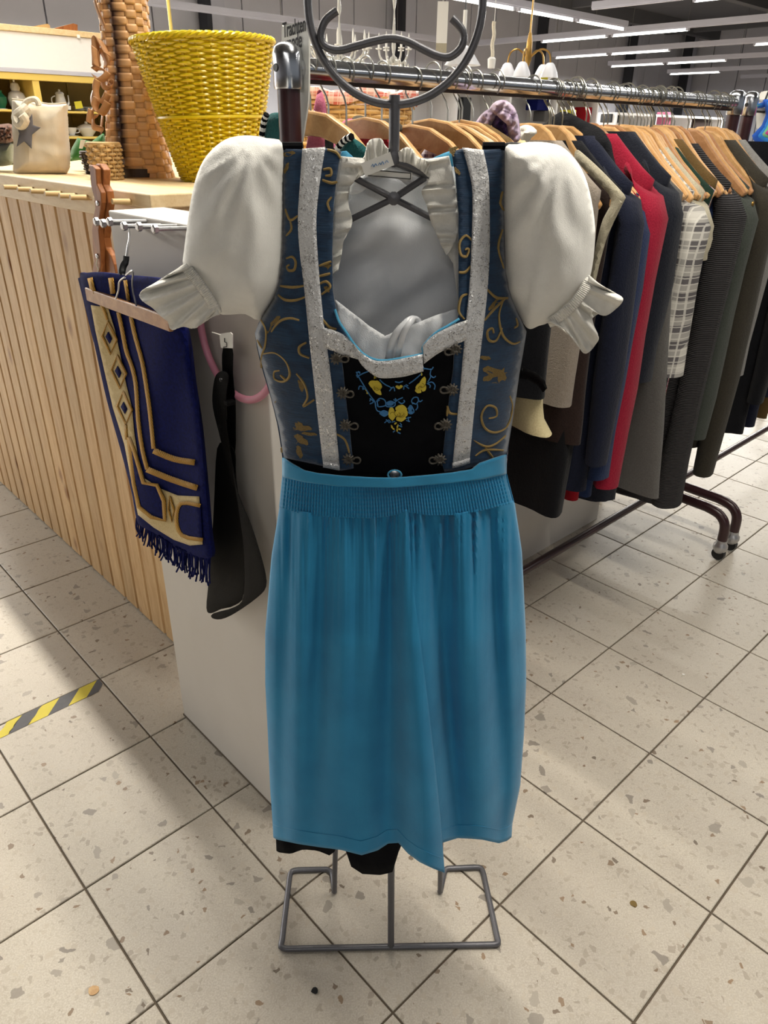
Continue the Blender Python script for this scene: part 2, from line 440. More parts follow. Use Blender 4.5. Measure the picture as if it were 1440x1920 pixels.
# small litter on the floor
for (x, y, r, m, lab, nm) in ((1188, 1695, .008, 'gold_leaf_thread', 'small crumpled tan scrap lying on a tile', 'paper_scrap'),
                          (176, 1858, .010, 'pine', 'round ochre spot of old gum on the tile at lower left', 'gum_spot'),
                          (590, 1858, .006, 'black_plastic', 'tiny black crumb on the tile before the stand', 'crumb'),
                          (1281, 1265, .004, 'paper_white', 'tiny white paper dot on the tiles at right', 'paper_dot')):
    c = PZ(x, y, 0); mb = MB(); n = 9
    mb.prism([c+V((math.cos(k/n*6.283)*r*random.uniform(.75, 1.15), math.sin(k/n*6.283)*r*random.uniform(.75, 1.15), .0003)) for k in range(n)], V((0, 0, .0015)))
    mb.build(nm, m, label=lab, cat='litter', smooth=False)
# ================================================================== walls, ceiling, columns
HZ = 4.7
ceil = MB().gbox(-14, 15.2, -14, 29.2, HZ, HZ+.1).build('ceiling', 'ceiling_grey', kind='structure', smooth=False, label='dark grey hall ceiling with steel beams')
for A in (2., 6., 10., 14.):
    MB().gbox(A-.12, A+.12, -14, 29, HZ-.35, HZ).build('beam', 'ceiling_grey', ceil, smooth=False)
for B in (12., 20., 27.):
    MB().gbox(-14, 15, B-.1, B+.1, HZ-.28, HZ-.02).build('beam', 'ceiling_grey', ceil, smooth=False)
wb = MB().gbox(15, 15.2, -14, 29.2, 0, HZ).build('wall_back', 'wall_grey', kind='structure', smooth=False, label='grey hall wall of tall metal panels behind the shelves')
for k in range(43):
    b0 = -14+k; MB().gbox(14.9, 15, b0+.015, b0+.985, 0, HZ).build('wall_panel', 'wall_panel', wb, smooth=False)
wr = MB().gbox(-14, 15, 29, 29.2, 0, HZ).build('wall_right', 'wall_grey', kind='structure', smooth=False, label='far grey hall wall at the end of the lamp rows')
for k in range(29):
    MB().gbox(-14+k+.015, -14+k+.985, 28.9, 29, 0, HZ).build('wall_panel', 'wall_panel', wr, smooth=False)
wl = MB().gbox(-14, 15, -14.2, -14, 0, HZ).build('wall_left', 'wall_panel', kind='structure', smooth=False, label='plain grey hall wall far to the left')
def column(A, B, A_, lab):
    t = thing('steel_column', G(A, B), lab, 'column', 'steel columns along the hall walls')
    d = (GB, GA, Z)
    MB().box(G(A, B-.1, HZ/2), (.1, .3, HZ), d).build('flange', 'column_dark', t, smooth=False)
    MB().box(G(A, B+.12, HZ/2), (.3, .26, HZ), d).build('casing', 'column_light', t, smooth=False)
column(14.6, 9.05, 0, 'dark steel column with pale casing above the yellow basket')
column(14.6, 14.25, 0, 'dark steel column with pale casing behind the chandeliers')
column(14.6, 19.8, 0, 'dark steel column behind the three-armed lamp')
column(14.6, 24.6, 0, 'dark steel column at the middle of the lamp rows')
column(14.6, 28.3, 0, 'dark steel column in the far corner of the hall')
# ================================================================== lamp rows
def lamp_row(name, lab, axis, fixed, u0, u1, lit, z=LAMP_Z, power=0, col=(1, .97, .9), wires=4):
    P = (lambda u, z, o=0: G(u, fixed+o, z)) if axis == 'A' else (lambda u, z, o=0: G(fixed+o, u, z))
    d = GA if axis == 'A' else GB; s = GB if axis == 'A' else GA
    t = thing(name, P((u0+u1)/2, z), lab, 'lamp', 'fluorescent lamp rows hung from the ceiling')
    mid = (u0+u1)/2; L = abs(u1-u0)
    MB().box(P(mid, z+.085), (L, .07, .08), (d, s, Z)).build('rail', 'lamp_housing', t, smooth=False)
    MB().box(P(mid, z+.035), (L, .045, .02), (d, s, Z)).build('tray', 'lamp_housing', t, smooth=False)
    for a, b in lit:
        MB().tube([P(a, z), P(b, z)], .019, 8).build('tube', 'tube_light', t)
        for e in (a, b): MB().box(P(e, z+.01), (.05, .05, .05), (d, s, Z)).build('end_cap', 'lamp_housing', t, smooth=False)
        if power:
            L_ = bpy.data.lights.new('tube_glow', 'AREA'); L_.shape = 'RECTANGLE'; L_.size = abs(b-a); L_.size_y = .06; L_.energy = power*abs(b-a); L_.color = col
            o = bpy.data.objects.new('tube_glow', L_); COL.objects.link(o); o.parent = t
            x = d; zz = Z; yy = zz.cross(x)
            m = Matrix((x, yy, zz)).transposed().to_4x4(); m.translation = P((a+b)/2, z-.03)-ORG[t]; o.matrix_local = m
    for k in range(wires):
        u = lerp(u0, u1, (k+.5)/wires)
        MB().tube([P(u, z+.12), P(u, HZ)], .006, 5).build('wire', 'wire', t)
    return t
def segs(u0, u1, L=1.45, gap=.12, skip=()):
    out = []; u = u0; k = 0
    while u+L <= u1+.01:
        if k not in skip: out.append((u, u+L))
        u += L+gap; k += 1
    return out
# rows in view, far right
lamp_row('lamp_row', 'nearest slanting lamp row at the top right, mostly unlit', 'A', 11.15, -4, 7.4, [(2.9, 4.3), (4.4, 5.8)], power=200)
lamp_row('lamp_row', 'second long lamp row reaching left behind the ring of the stand', 'A', 13.95, -4, 12, segs(7.3, 10.6)+[(2.4, 5.4)], power=200)
lamp_row('lamp_row', 'third lamp row from the top right', 'A', 16.95, -4, 12.2, [(10.7, 12.1), (9.2, 10.6), (4.6, 7.4)], power=200)
lamp_row('lamp_row', 'fourth lamp row from the top right', 'A', 19.9, -4, 12.5, [(10.9, 12.4), (9.3, 10.8)], power=200)
lamp_row('lamp_row', 'fifth and farthest lit lamp row', 'A', 23.3, -4, 12.6, [(11, 12.5)], power=200)
lamp_row('lamp_row', 'dim unlit lamp row at the far end', 'A', 26.5, -4, 11.8, [])
lamp_row('lamp_row', 'lamp row running away at top centre above the chandeliers', 'B', 8.1, 5.6, 13.3, segs(5.7, 13.3, 1.4, .13), power=200)
lamp_row('lamp_row', 'unlit pale lamp rail before the back wall', 'B', 12.15, 2, 13.1, [])
lamp_row('lamp_row', 'added lamp row lighting the back wall at left, out of the frame', 'B', 10.6, -8, 4.4, segs(-7.8, 4.3, 1.4, .13), power=330)  # unseen row, added to brighten the left part of the back wall
# the same rows go on overhead, plus a fill row behind the photographer
lamp_row('lamp_row', 'lamp row hanging above the wooden counter, out of the frame', 'A', 1.15, -1.0, 9.2, segs(-.8, 9.0), power=44, col=(1, .93, .81))
lamp_row('lamp_row', 'lamp row overhead to the right, out of the frame', 'A', 4.6, -4, 7.4, segs(-3.4, 6.6), power=15, col=(1, .97, .93))
lamp_row('lamp_row', 'lamp row overhead above the far rack, out of the frame', 'A', 7.9, -4, 6.4, segs(-3.4, 5.6), power=8)
lamp_row('lamp_row', 'unseen fill lamp row behind the photographer, out of the frame', 'A', -2.6, -7, .6, segs(-6.8, .5), power=22, col=(1, .96, .9))  # unseen row, its reach and power set for front fill on the dress
# ================================================================== wooden counter
CT = 1.266
cnt = thing('wooden_counter', G(2.6, 1.3), 'pine counter clad with upright boards and a row of pegs', 'counter')
MB().gbox(1.51, 4.15, .775, 1.83, .02, 1.2).build('carcass', 'pine', cnt, smooth=False)
for k in range(30):
    a0 = 1.5+.0015+k*.0885
    mb = MB(); P = [(a0, .775), (a0+.0025, .764), (a0+.0065, .758), (a0+.0785, .758), (a0+.0825, .764), (a0+.085, .775)]
    mb.prism([G(a, b, .005) for a, b in P], V((0, 0, 1.208))).build('board', 'pine', cnt, smooth=False)
MB().gbox(1.49, 4.15, .752, 1.86, 1.205, 1.238).build('rail_board', 'pine_board', cnt, smooth=False, bevel=.002)
MB().gbox(1.481, 4.15, .745, 1.88, 1.238, CT).build('counter_top', 'pine_board', cnt, smooth=False, bevel=.003)
for (x, y) in ((43, 352), (70, 356), (95, 359.5), (123, 364), (151, 368), (172, 371), (217, 375), (253, 379)):
    A_, B_, z_ = AB(PB(x, y, .752)); A_ += .004
    MB().tube([G(A_, .76, z_), G(A_+.002, .705, z_+.003)], [.0062, .0058], 10).build('peg', 'dowel', cnt)
# ================================================================== white slab against the counter, white plinth
slab = thing('display_slab', G(1.2, .69), 'white painted upright panel standing before the counter end', 'panel')
MB().gbox(.93, 1.421, .627, .742, 0, 1.247).build('panel_body', 'white_board', slab, smooth=False, bevel=.003)
MB().gbox(.928, 1.422, .625, .744, 0, .005).build('foot_shade_strip', 'grout', slab, smooth=False)  # thin brown strip stands in for the shade and dust along the foot
for k, (x, y) in enumerate(((248, 415), (261, 418), (274, 415), (302, 423), (331, 424), (362, 428))):
    A_, B_, z_ = AB(PB(x, y, .627)); mb = MB()
    bolt = thing('hook_bolt', G(A_, .627, z_)); bolt.parent = slab; bolt.location = G(A_, .627, z_)-ORG[slab]
    MB().tube([G(A_, .63, z_), G(A_+.002, .562, z_+.003)], .0035, 8).build('shank', 'zinc', bolt)
    c = G(A_+.002, .562, z_+.003)
    MB().lathe([(.0072, -.0035), (.0072, .0025), (.005, .004)], c, 6, -GB).build('hex_head', 'zinc', bolt, smooth=False)
MB().gbox(1.298, 1.47, .86, 2.43, 0, .45).build('white_plinth', 'white_board', label='low white base board behind the hanging clothes', cat='plinth', smooth=False)
# ================================================================== dress stand of bent steel rod
Y0 = .85
st = thing('dress_stand', V((.02, .9, 0)), 'grey steel rod dress stand with ring head and flat floor frame', 'stand')
rr = .0056
def fp(x, y): return PZ(x, y, rr)
base = curve([fp(627, 1672), fp(625, 1652), fp(622, 1636), fp(612, 1630)], 3)+curve([fp(560, 1631), fp(547, 1634), fp(543, 1645)], 3)+curve([fp(529, 1762), fp(527, 1775), fp(537, 1779)], 3)+curve([fp(925, 1771), fp(934, 1768), fp(932, 1756)], 3)+curve([fp(907, 1640), fp(902, 1628), fp(890, 1626)], 3)+curve([fp(848, 1628), fp(836, 1630), fp(831, 1645), fp(825, 1672)], 3)
MB().tube(base, rr, 10).build('floor_frame', 'grey_steel', st)
top = PY(738, 302, Y0); foot = fp(733, 1774)
MB().tube([foot, foot.lerp(top, .66)]+curve([foot.lerp(top, .70), V((.014, .885, 1.03)), V((.012, .93, 1.10)), V((.008, .932, 1.30)), V((.006, .90, 1.352)), top], 4), .0062, 12).build('pole', 'grey_steel', st)
for x, q in ((627, V((-.06, .9, .82))), (825, V((.09, .9, .82)))):
    MB().tube(curve([fp(x, 1672), fp(x, 1672).lerp(q, .6), q, top+V((0, .01, -.42))], 4), .0052, 10).build('leg_rod', 'grey_steel', st)
ringc = PY(741, 8, Y0); RR = (PY(905, 8, Y0)-PY(577, 8, Y0)).length/2
MB().tube([ringc+V((math.cos(k/64*6.2832)*RR, 0, math.sin(k/64*6.2832)*RR)) for k in range(64)], .0041, 10, closed=True).build('head_ring', 'grey_steel', st)
MB().tube(curve([PY(x, y, Y0-.002) for x, y in ((632, 20), (612, 36), (603, 55), (602, 74), (612, 88), (636, 94), (672, 85), (706, 76), (735, 72), (765, 78), (795, 93), (822, 105), (842, 107), (860, 95), (869, 78), (868, 60), (858, 45), (847, 34))], 4), .0037, 10).build('face_curl', 'grey_steel', st)
MB().tube([PY(740, 178, Y0), PY(738.5, 300, Y0)], .0056, 12).build('neck_rod', 'grey_steel', st)
MB().lathe([(.0072, -.006), (.0078, 0), (.0072, .006)], PY(738.5, 296, Y0), 12).build('weld_collar', 'grey_steel', st)
cc = PY(738, 372, Y0+.004)
for k, (x, y, dy) in enumerate(((655, 328, .004), (814, 322, .008), (640, 420, .016), (838, 423, .016))):
    MB().tube([cc, PY(x, y, Y0+dy)], .0035, 8).build('cross_rod', 'grey_steel', st)
MB().lathe([(.002, -.007), (.0068, -.005), (.0068, .005), (.002, .007)], cc, 12, (0, 1, 0)).build('cross_weld', 'grey_steel', st)
MB().tube([PY(738, 300, Y0), PY(812, 328, Y0+.006)], .0056, 10).build('shoulder_brace', 'grey_steel', st)
MB().tube([PY(738, 300, Y0), PY(664, 322, Y0+.006)], .0045, 10).build('shoulder_brace', 'grey_steel', st)
MB().tube(curve([PY(838, 423, Y0+.016), PY(880, 330, Y0+.016), PY(945, 276, Y0+.004), PY(1010, 285, Y0)], 5), .004, 8).build('shoulder_rod', 'black_plastic', st)
MB().tube(curve([PY(640, 420, Y0+.016), PY(600, 330, Y0+.016), PY(530, 274, Y0+.004), PY(450, 280, Y0)], 5), .004, 8).build('shoulder_rod', 'black_plastic', st)
# ================================================================== dirndl dress
BOD = [(265, 530, 945), (400, 530, 945), (500, 527, 948), (560, 512, 960), (600, 488, 978), (625, 479, 986), (660, 484, 980), (700, 495, 973), (750, 510, 966), (800, 522, 958), (860, 531, 949), (900, 532, 947)]
BL = [(a, b) for a, b, c in BOD]; BR = [(a, c) for a, b, c in BOD]
DEP = [(265, .006), (330, .018), (450, .034), (600, .05), (700, .052), (880, .046)]
def bodY(x, y):
    l, r = tab(BL, y), tab(BR, y); t = clamp((x-(l+r)/2)/((r-l)/2), -1, 1)
    return Y0-tab(DEP, y)*math.sqrt(max(0, 1-t*t))**.9
def BS(x, y, off=0.): return PY(x, y, bodY(x, y)-off)
dr = thing('dirndl_dress', V((.02, Y0, .15)), 'sleeveless dirndl dress, blue and gold brocade bodice, black skirt, silver trim', 'dress')
def bpatch(poly, name, mat, off, step=9, solid=.0016, parent=dr, wr=0, **kw):
    mb = patch(MB(), poly, step, lambda x, y: BS(x, y, off+(wr*nz((x*.02, y*.02, off*900)) if wr else 0)))
    return mb.build(name, mat, parent, solid=solid, **kw)
bpatch([(535, 855), (600, 800), (612, 640), (660, 655), (700, 682), (797, 672), (860, 632), (880, 800), (948, 852), (945, 872), (880, 888), (740, 896), (600, 890), (533, 872)], 'stomacher', 'black_cloth', -.001)
LP = [(530, 279), (565, 280), (610, 278), (640, 284), (633, 315), (626, 380), (623, 470), (624, 545), (632, 590), (655, 640), (640, 668), (644, 700), (650, 760), (656, 810), (663, 878), (640, 882), (600, 872), (533, 858), (524, 800), (511, 750), (497, 700), (486, 660), (479, 625), (489, 600), (512, 560), (527, 505), (530, 400)]
RP = [(846, 284), (867, 279), (906, 281), (946, 279), (944, 400), (947, 510), (958, 560), (976, 600), (986, 622), (980, 660), (973, 700), (966, 750), (958, 800), (949, 850), (900, 872), (860, 882), (833, 884), (829, 870), (836, 800), (843, 740), (850, 690), (852, 650), (850, 620), (860, 590), (860, 500), (860, 400), (854, 330)]
for P in (LP, RP): bpatch(P, 'bodice_panel', 'blue_brocade', .001, wr=.0015)
def band(le, re, name, off=.0035, mat='silver_trim', n=24, kn=5, parent=dr):
    L = curve([V((x, y, 0)) for x, y in le], 4); R = curve([V((x, y, 0)) for x, y in re], 4)
    def at(C, t): f = t*(len(C)-1); i = min(int(f), len(C)-2); return C[i].lerp(C[i+1], f-i)
    rows = []
    for i in range(n+1):
        a, b = at(L, i/n), at(R, i/n); rows.append([BS(a.lerp(b, k/kn).x, a.lerp(b, k/kn).y, off+.0005*nz((i*.7, k*.9, off*500))) for k in range(kn+1)])
    return MB().grid(rows).build(name, mat, parent, solid=.0014)
band([(567, 279), (563, 340), (559, 409), (562, 470), (569, 525), (580, 634), (595, 772), (606, 870)], [(610, 276), (600, 340), (593, 409), (595, 470), (599, 525), (608, 615), (621, 709), (637, 876)], 'silver_strap')
band([(867, 277), (879, 320), (886, 364), (884, 465), (880, 540), (874, 600), (863, 727), (848, 876)], [(906, 281), (914, 320), (917, 352), (918, 465), (913, 550), (906, 615), (893, 727), (880, 864)], 'silver_strap')
band([(606, 865), (622, 868), (637, 871)], [(606, 876), (622, 879), (637, 882)], 'strap_end', .0045, n=6, kn=2)
band([(848, 868), (864, 864), (881, 858)], [(848, 878), (864, 874), (881, 868)], 'strap_end', .0045, n=6, kn=2)
band([(604, 614), (625, 619), (644, 628), (664, 645)], [(606, 651), (622, 657), (642, 665), (672, 674)], 'neck_trim', .0045, n=12)
band([(664, 645), (672, 656), (685, 667), (700, 675), (715, 677), (738, 675), (760, 671), (792, 664)], [(668, 668), (678, 684), (692, 697), (705, 706), (718, 709), (740, 708), (762, 705), (794, 696)], 'neck_trim', .0055, n=20)
band([(792, 649), (803, 637), (816, 626), (850, 609), (876, 600)], [(795, 682), (808, 672), (824, 661), (850, 648), (874, 637)], 'neck_trim', .005, n=14)
MB().tube([BS(x, y, .004) for x, y in [(p.x, p.y) for p in curve([V((x, y, 0)) for x, y in ((628, 580), (636, 603), (650, 624), (664, 645), (685, 666), (715, 676), (760, 670), (792, 663), (793, 650), (816, 625), (838, 612), (861, 598))], 4)]], .0015, 6).build('neck_piping', 'lining_blue', dr)
for x0, x1, y in ((530, 568, 276), (905, 946, 276)):
    MB().tube([PY(lerp(x0, x1, k/5), y-1, Y0) for k in range(6)], .0045, 8).build('shoulder_binding', 'black_cloth', dr)
for poly in ([(636, 284), (650, 283), (668, 300), (662, 312), (636, 318)], [(804, 300), (830, 288), (850, 281), (862, 290), (858, 312), (812, 312)]):
    patch(MB(), poly, 7, lambda x, y: PY(x, y, Y0+.006+.002*nz((x*.1, y*.1, 1)))).build('shoulder_lining', 'lining_blue', dr, solid=.001)
# back half of the bodice and the black skirt
rows = []
for i in range(26):
    y = lerp(300, 888, i/25); l, r = tab(BL, y), tab(BR, y); rows.append([])
    a, b = PY(l, y, Y0), PY(r, y, Y0); m = (a+b)/2; h = (b-a)/2
    for k in range(25):
        t = math.pi*k/24; rows[-1].append(m-h*math.cos(t)+V((0, (tab(DEP, y)+.045)*math.sin(t)**.7, 0)))
MB().grid(rows).build('bodice_back', 'blue_brocade', dr, solid=.0015)
SKL = [(865, 531), (900, 530), (930, 527), (960, 524), (1050, 510), (1200, 498), (1300, 498), (1400, 503), (1500, 507), (1575, 512), (1650, 515)]
SKR = [(865, 947), (900, 948), (930, 957), (960, 965), (1050, 978), (1200, 985), (1300, 986), (1400, 982), (1500, 975), (1575, 960), (1650, 956)]
SKD = [(865, .05), (960, .060), (1200, .082), (1600, .098)]
HEMB = [(500, 1585), (525, 1598), (545, 1600), (570, 1592), (595, 1594), (625, 1606), (634, 1570), (643, 1575), (655, 1622), (680, 1638), (715, 1640), (736, 1634), (746, 1600), (755, 1570), (800, 1560), (960, 1560)]
rows = []; NR = 40
for i in range(NR+1):
    v = i/NR; row = []
    for k in range(120):
        t = 2*math.pi*k/120; yn = lerp(880, 1600, v); l, r = tab(SKL, yn)+6, tab(SKR, yn)-6
        c = -math.cos(t); s = math.sin(t)                 # s>0 front
        x = (l+r)/2+(r-l)/2*c
        hem = tab(HEMB, x) if s > 0 else 1560
        y = lerp(880, hem, v); wv = .006*v*math.sin(9*t)+.004*v*math.sin(17*t+1)
        d = tab(SKD, yn)-.012-.022*v
        p = PY(x, y, Y0-(d*abs(s)**.8+wv if s > 0 else 0))
        if s <= 0: p = p+V((0, d*abs(s)**.8+wv, 0))
        row.append(p)
    rows.append(row)
MB().grid(rows, closed=True).build('skirt', 'black_cloth', dr, solid=.002)
# gold scrollwork woven into the brocade (threads standing proud of the cloth)
def zc(p): return (460+p[0]/2.667, 240+p[1]/2.667)
SCR = ["200,405 225,460 262,440", "225,462 232,505 205,540", "205,652 235,645 252,670 245,708 218,712 208,694 222,684", "175,790 240,797 300,788", "165,835 200,860 250,862 300,845",
 "130,1020 150,990 180,962 225,952 270,962", "78,960 102,1010 100,1085 82,1140 80,1200", "85,1130 150,1125 205,1170 222,1235 190,1268 148,1255 145,1220 172,1212", "305,1072 270,1095 275,1130 320,1150",
 "255,1228 295,1280 312,1345 290,1392 345,1358", "390,208 425,205 428,235 400,240", "385,260 430,275 460,270", "410,108 455,122 476,152", "432,345 412,375 424,415", "370,690 430,668", "368,742 425,728",
 "368,780 405,768 424,796 382,832", "388,958 420,995 456,1006", "455,1530 500,1560 520,1625", "175,1235 205,1262", "60,1060 82,1100",
 "1132,560 1102,538 1072,575 1078,632 1106,642 1118,605 1098,608", "1068,722 1100,720 1126,690", "1110,830 1080,848 1068,915 1096,956", "1286,318 1274,375 1292,412", "1286,508 1264,600 1292,702",
 "1210,808 1255,848 1312,850", "1302,850 1240,910 1196,962", "1290,860 1268,940 1288,1035 1335,1078 1372,1068", "1284,1000 1255,1062 1218,1060 1210,1018 1234,1002 1242,1026", "1322,1340 1336,1400 1310,1490 1250,1522 1198,1500 1180,1440 1208,1390 1250,1398 1256,1440 1216,1452",
 "1140,1560 1200,1592 1250,1580 1302,1538", "1200,1598 1240,1652", "1010,1390 1022,1425 1062,1430", "1012,1400 1008,1440", "1150,1640 1200,1610 1290,1612", "1352,950 1360,985 1345,1000"]
for sc in SCR:
    thr = MB()
    pts = [zc(tuple(float(c) for c in p.split(','))) for p in sc.split()]
    C = curve([V((x, y, 0)) for x, y in pts], 5); n = len(C)
    thr.tube([BS(p.x, p.y, .002) for p in C], [.0011+.0005*math.sin(math.pi*k/(n-1)) for k in range(n)], 5)
    thr.build('gold_scroll', 'gold_thread', dr)
LEAF = [((240, 1480), 60, 25, .5), ((205, 1440), 45, 16, 1.2), ((285, 1500), 50, 14, .1), ((235, 1560), 55, 22, -.3), ((200, 1590), 40, 14, -1), ((280, 1560), 42, 16, .6), ((270, 1620), 34, 14, 1.3), ((170, 1400), 40, 12, 1.), ((320, 1530), 40, 8, .1),
 ((150, 965), 34, 12, -.8), ((120, 1000), 30, 9, -1.2), ((285, 1300), 46, 12, 1.1), ((1240, 1220), 55, 22, .3), ((1290, 1260), 50, 24, 1.1), ((1215, 1250), 30, 14, -.4), ((1310, 1200), 50, 16, -.9), ((1265, 1300), 42, 18, .6), ((1200, 1150), 28, 10, .1), ((1185, 1310), 26, 9, 1.3),
 ((1055, 130), 36, 16, .4), ((1080, 160), 30, 16, 1.3), ((1040, 105), 26, 10, -.3), ((1060, 215), 24, 10, 1.), ((1280, 860), 38, 12, -.3), ((1235, 890), 30, 9, -.9), ((1350, 965), 32, 10, 1.4), ((215, 130), 36, 12, -.2), ((205, 200), 30, 9, -1.2), ((400, 700), 34, 12, -.5), ((405, 800), 26, 10, 1.)]
for (x, y), L, w, a in LEAF:
    lf = MB()
    P = []
    for k in range(14):
        t = 2*math.pi*k/14; u, v = L*math.cos(t), w*math.sin(t)*(1+.25*math.sin(5*t)); q = zc((x+u*math.cos(a)-v*math.sin(a), y+u*math.sin(a)+v*math.cos(a))); P.append(BS(q[0], q[1], .002))
    lf.prism(P, V((0, .0012, 0))); lf.build('gold_leaf', 'gold_leaf_thread', dr)
# lacing hooks: a small star flower with a wire loop
for fx, fy, lx, ly in ((145, 345, 255, 352), (205, 655, 300, 670), (230, 945, 340, 957), (255, 1255, 362, 1265), (1220, 260, 1125, 290), (1190, 625, 1085, 632), (1130, 940, 1035, 958), (1080, 1255, 985, 1266)):
    h = thing('lacing_hook', BS(600+fx/4.8, 600+fy/4.8, .004)); h.parent = dr; h.location = ORG[h]-ORG[dr]
    mb = MB(); q = lambda x, y, o=.0042: BS(600+x/4.8, 600+y/4.8, o)
    for k in range(10):
        a = k*.6283; mb.tube([q(fx, fy), q(fx+30*math.cos(a), fy+30*math.sin(a), .006), q(fx+56*math.cos(a), fy+56*math.sin(a))], [.0011, .0019, .0009], 5)
    mb.lathe([(.0001, -.002), (.0025, 0), (.0001, .002)], q(fx, fy, .0055), 8, (0, 1, 0)); mb.build('flower', 'pewter', h)
    s_ = 1 if lx > fx else -1; cx = lx-s_*38
    loop = [q(cx+40*math.cos(t/16*6.283), lerp(fy, ly, .9)+27*math.sin(t/16*6.283)*(1-.25*s_*math.cos(t/16*6.283)*-1), .0058) for t in range(16)]
    MB().tube(loop, .0012, 6, closed=True).build('loop', 'pewter', h)
MB().lathe([(.0055, 0), (.0058, .0015), (.004, .003), (.0001, .0032)], BS(740, 888, .002), 16, (0, -1, 0)).build('waist_button', 'zinc', dr)
MB().tube([BS(740+12.5*math.cos(k/20*6.283), 890+8*math.sin(k/20*6.283), .003) for k in range(20)], .0013, 6, closed=True).build('button_rim', 'lining_blue', dr)
# embroidery on the stomacher
def ze(x, y, o=.0016): return BS(640+x/6.545, 640+y/6.545, o)
emb = MB()
for sc in ["185,380 215,440 250,500 300,580 350,660 410,740 420,800 440,850 480,862", "330,370 270,392 215,420", "180,380 230,378", "275,560 225,550 212,590", "290,590 262,570 268,595", "350,700 395,740 350,768", "430,740 470,700 530,720 545,780 500,800 450,800 440,770", "470,720 440,740 450,790",
  "545,760 600,735 660,760 640,800 560,800 545,770", "655,750 700,715 755,690", "640,715 680,730 660,700", "700,740 740,765 775,740 765,720", "470,880 520,850 575,880 530,920 470,885", "815,830 850,785 880,830 890,870 850,890 815,870", "880,770 862,730 890,690 935,690 945,730 915,770 880,755", "940,700 960,740 995,722", "930,770 935,810 912,845",
  "1010,330 1060,340 1110,345", "1000,310 1020,345", "1110,345 1130,315", "1100,350 1090,400 1095,440 1060,500", "1095,420 1130,445 1158,425", "1050,520 1110,500 1148,540 1140,590", "1060,520 1090,540 1085,570", "980,400 900,470 830,520", "470,470 530,525 600,560", "590,610 640,560 655,610", "600,570 650,565", "660,495 710,505 755,490", "765,590 775,545 830,580", "790,530 820,545",
  "530,1000 580,965 605,995", "550,960 590,1000", "780,950 855,930", "795,970 840,985", "820,925 825,985", "700,1030 745,1050", "720,1000 740,1030", "635,1115 660,1095", "690,1115 725,1130", "620,990 660,980", "185,410 200,445", "205,370 230,395", "350,735 360,700"]:
    pts = [tuple(float(c) for c in p.split(',')) for p in sc.split()]
    C = curve([V((x, y, 0)) for x, y in pts], 4) if len(pts) > 2 else [V((*p, 0)) for p in pts]
    emb.tube([ze(p.x, p.y) for p in C], .0007, 5)
for (x, y, rx, ry, a) in ((600, 768, 45, 24, -.1), (520, 888, 48, 28, .1), (845, 830, 26, 36, .2), (855, 868, 34, 16, .2)):
    emb.prism([ze(x+rx*math.cos(t/10*6.283)*math.cos(a)-ry*math.sin(t/10*6.283)*math.sin(a), y+rx*math.cos(t/10*6.283)*math.sin(a)+ry*math.sin(t/10*6.283)*math.cos(a), .0018) for t in range(10)], V((0, .001, 0)))
emb.build('blue_embroidery', 'blue_thread', dr, label='blue embroidered vines')
yb = MB()
ROSE = [[(640, 930), (600, 860, )], ]
def blob(x, y, rx, ry, a, o=.0022):
    yb.prism([ze(x+rx*(1+.12*math.sin(3*t))*math.cos(t)*math.cos(a)-ry*math.sin(t)*math.sin(a), y+rx*math.cos(t)*math.sin(a)+ry*(1+.1*math.cos(4*t))*math.sin(t)*math.cos(a), o) for t in [k/12*6.283 for k in range(12)]], V((0, .0016, 0)))
for b_ in ((620, 890, 45, 80, -.1, .002), (735, 825, 72, 42, .1, .0024), (780, 885, 38, 45, .3, .002), (730, 940, 60, 45, -.2, .0026), (700, 880, 44, 40, 0, .003), (395, 530, 60, 46, .6, .002), (450, 545, 44, 60, -.3, .0024), (440, 610, 70, 30, .7, .0026), (1000, 510, 36, 72, .35, .002), (960, 560, 40, 62, .6, .0024), (945, 610, 40, 26, .3, .0028), (1015, 580, 26, 40, .5, .002),
          (690, 560, 24, 16, .4, .002), (730, 558, 24, 16, -.4, .002), (708, 575, 20, 12, 0, .0022), (620, 1050, 10, 22, -.4, .002), (690, 1045, 10, 24, .3, .002), (665, 1010, 10, 18, 1., .002), (715, 1080, 18, 9, .3, .002), (685, 1090, 9, 20, 0, .002), (640, 1075, 18, 8, .6, .002), (985, 405, 10, 16, 0, .002), (305, 600, 9, 16, -.5, .002), (318, 635, 9, 14, -.5, .002), (405, 445, 5, 20, 0, .002), (422, 440, 5, 20, 0, .002)): blob(*b_)
for cx, cy, R_ in ((710, 880, 60), (690, 900, 34), (735, 900, 46), (440, 570, 40), (430, 590, 24), (985, 540, 36), (970, 570, 22), (625, 890, 26)):
    MB().tube([ze(cx+R_*math.cos(t*.35+cx), cy+R_*.75*math.sin(t*.35+cx), .0034) for t in range(11)], .0004, 4).build('rose_outline', 'rose_line', dr)
yb.build('yellow_roses', 'yellow_thread', dr, label='yellow embroidered roses')
